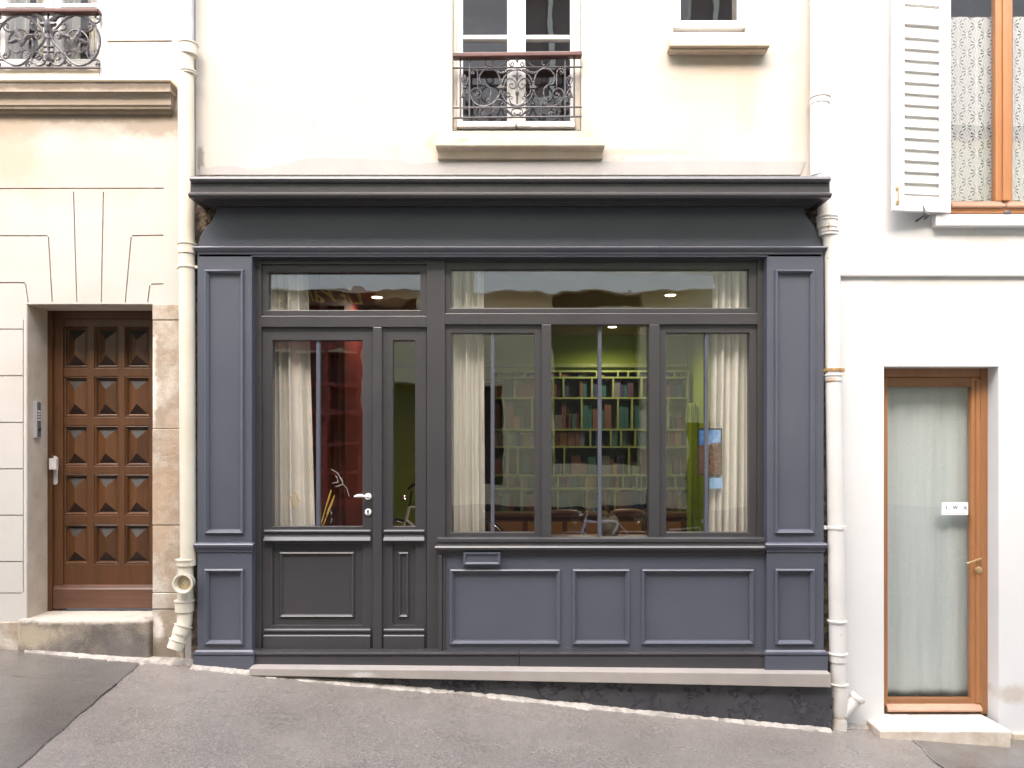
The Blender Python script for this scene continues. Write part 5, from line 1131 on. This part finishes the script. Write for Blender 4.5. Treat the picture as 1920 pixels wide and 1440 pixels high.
# ================================================================== BICYCLES across the street
def bicycle(x, y, label, frame, flip=1, z0=None, hb=0, group='bicycles parked across the street'):
    z0 = gz(x, y) if z0 is None else z0; o = thing('bicycle', label, 'bicycle', (x, y, z0), group); rw = .34
    W_ = [(-.52, 0), (.54, 0)]
    for wx, _ in W_:
        wx *= flip
        b = MB(); c = Vector((x+wx, y, z0+rw))
        b.tube([c+Vector((math.cos(a*math.pi/20)*rw*.96, 0, math.sin(a*math.pi/20)*rw*.96)) for a in range(41)], .017, 8, False); wl = part('wheel', b, M['black'], o, smooth=True)
        b = MB(); b.tube([c+Vector((math.cos(a*math.pi/20)*rw*.90, 0, math.sin(a*math.pi/20)*rw*.90)) for a in range(41)], .011, 8, False)
        for a in range(18): t = a*math.pi/9; b.tube([c, c+Vector((math.cos(t)*rw*.9, .01*(-1)**a, math.sin(t)*rw*.9))], .0016, 4)
        b.tube([c+Vector((0, -.05, 0)), c+Vector((0, .05, 0))], .02, 10); part('rim', b, M['steel'], wl, smooth=True)
    V = lambda u, z, d=0: Vector((x+u*flip, y+d, z0+z))
    b = MB(); hd, hd2, st, bb, rh, fh = V(.36, .82), V(.40, .66), V(-.16, .80), V(-.06, .28), V(-.52, .34), V(.54, .34)
    b.tube([hd2, bb], .019, 10); b.tube([hd, st], .017, 10); b.tube([st, bb], .017, 10); b.tube([hd, hd2], .021, 10)
    for s in (-.035, .035): b.tube([bb, rh+Vector((0, s, 0))], .010, 8); b.tube([st, rh+Vector((0, s, 0))], .008, 8); b.tube([hd2, V(.44, .56, s), fh+Vector((0, s, 0))], .011, 8)
    part('frame', b, frame, o, smooth=True)
    b = MB(); b.tube([hd, V(.33, .95+hb)], .013, 8); b.tube(smooth_path([V(.20, 1.01+hb, -.29), V(.28, 1.04+hb, -.2), V(.36, .98+hb, -.06), V(.36, .98+hb, .06), V(.28, 1.04+hb, .2), V(.20, 1.01+hb, .29)]), .012, 8); part('handlebar', b, M['black'] if frame is not M['bikegrey'] else M['steel'], o, smooth=True)
    b = MB(); b.lathe([(.02, z0+.90), (.045, z0+.92), (.03, z0+.965)], x+.43*flip, y, 12); part('headlight', b, M['steel'], o, smooth=True)
    b = MB(); b.tube([st, V(-.2, .93)], .012, 8); b.tube(smooth_path([V(-.34, .95), V(-.25, .96), V(-.14, .95), V(-.04, .94)]), [.05, .06, .065, .066, .064, .06, .054, .048, .04, .034, .028, .024, .022, .02, .018, .016, .015, .014, .012][:19], 10); part('saddle', b, M['black'], o, smooth=True)
    b = MB(); b.tube([bb+Vector((0, -.06, 0)), bb+Vector((0, .06, 0))], .016, 8); b.tube([bb+Vector((0, .05, 0)), V(.06, .16, .05)], .009, 8); b.tube([bb+Vector((0, -.05, 0)), V(-.18, .40, -.05)], .009, 8); b.box((x+.06*flip)-.05, (x+.06*flip)+.05, y+.05, y+.13, z0+.145, z0+.17); part('crank', b, M['steel'], o)
    return o
bicycle(1.5, -7.0, 'silver bicycle leaning across the street, seen mirrored in the middle shop window', M['bikegrey'], flip=-1)
bicycle(2.62, -7.12, 'cream bicycle parked behind the silver one, seen mirrored at the right of the shop window', pmat('cream_bicycle_paint', (.6, .55, .45), .3))
bicycle(-.90, 4.3, 'grey bicycle with black handlebars standing inside behind the narrow door pane', pmat('grey_bicycle_paint', (.85, .88, .95), .3), flip=-1, z0=fz, hb=.07, group='bicycle in the shop')
# dried stems and a white twig just inside the door glass
yv = .085
RD = thing('dried_reeds', 'golden dried reeds standing inside the glazed shop door', 'dried plant', (X(610, yv), yv, Z(988, yv)))
for pts in ([(600, 990), (608, 962), (617, 932), (621, 919)], [(604, 990), (614, 965), (622, 945), (627, 929)], [(612, 965), (619, 948), (624, 938)], [(545, 930), (549, 941), (552, 952)], [(553, 922), (557, 932), (561, 941)]):
    b = MB(); b.tube([(X(a, yv), yv, Z(c_, yv)) for a, c_ in pts], [.0035, .0045, .007, .006][:len(pts)], 6); part('reed', b, M['reed'], RD, smooth=True)
TW = thing('white_twig', 'white branching twig standing inside the glazed shop door near the handle', 'dried plant', (X(640, yv), yv, Z(990, yv)))
for pts in ([(655, 931), (650, 915), (643, 908), (629, 913)], [(643, 908), (641, 898), (638, 895)], [(643, 906), (634, 888), (629, 884), (621, 880)], [(634, 904), (632, 896), (629, 891)], [(634, 904), (623, 906)], [(599, 966), (603, 977), (600, 985)], [(619, 957), (622, 962), (620, 966)], [(621, 972), (623, 975), (620, 980)]):
    b = MB(); b.tube([(X(a, yv), yv, Z(c_, yv)) for a, c_ in pts], .0026, 6); part('sprig', b, M['sprig'], TW, smooth=True)
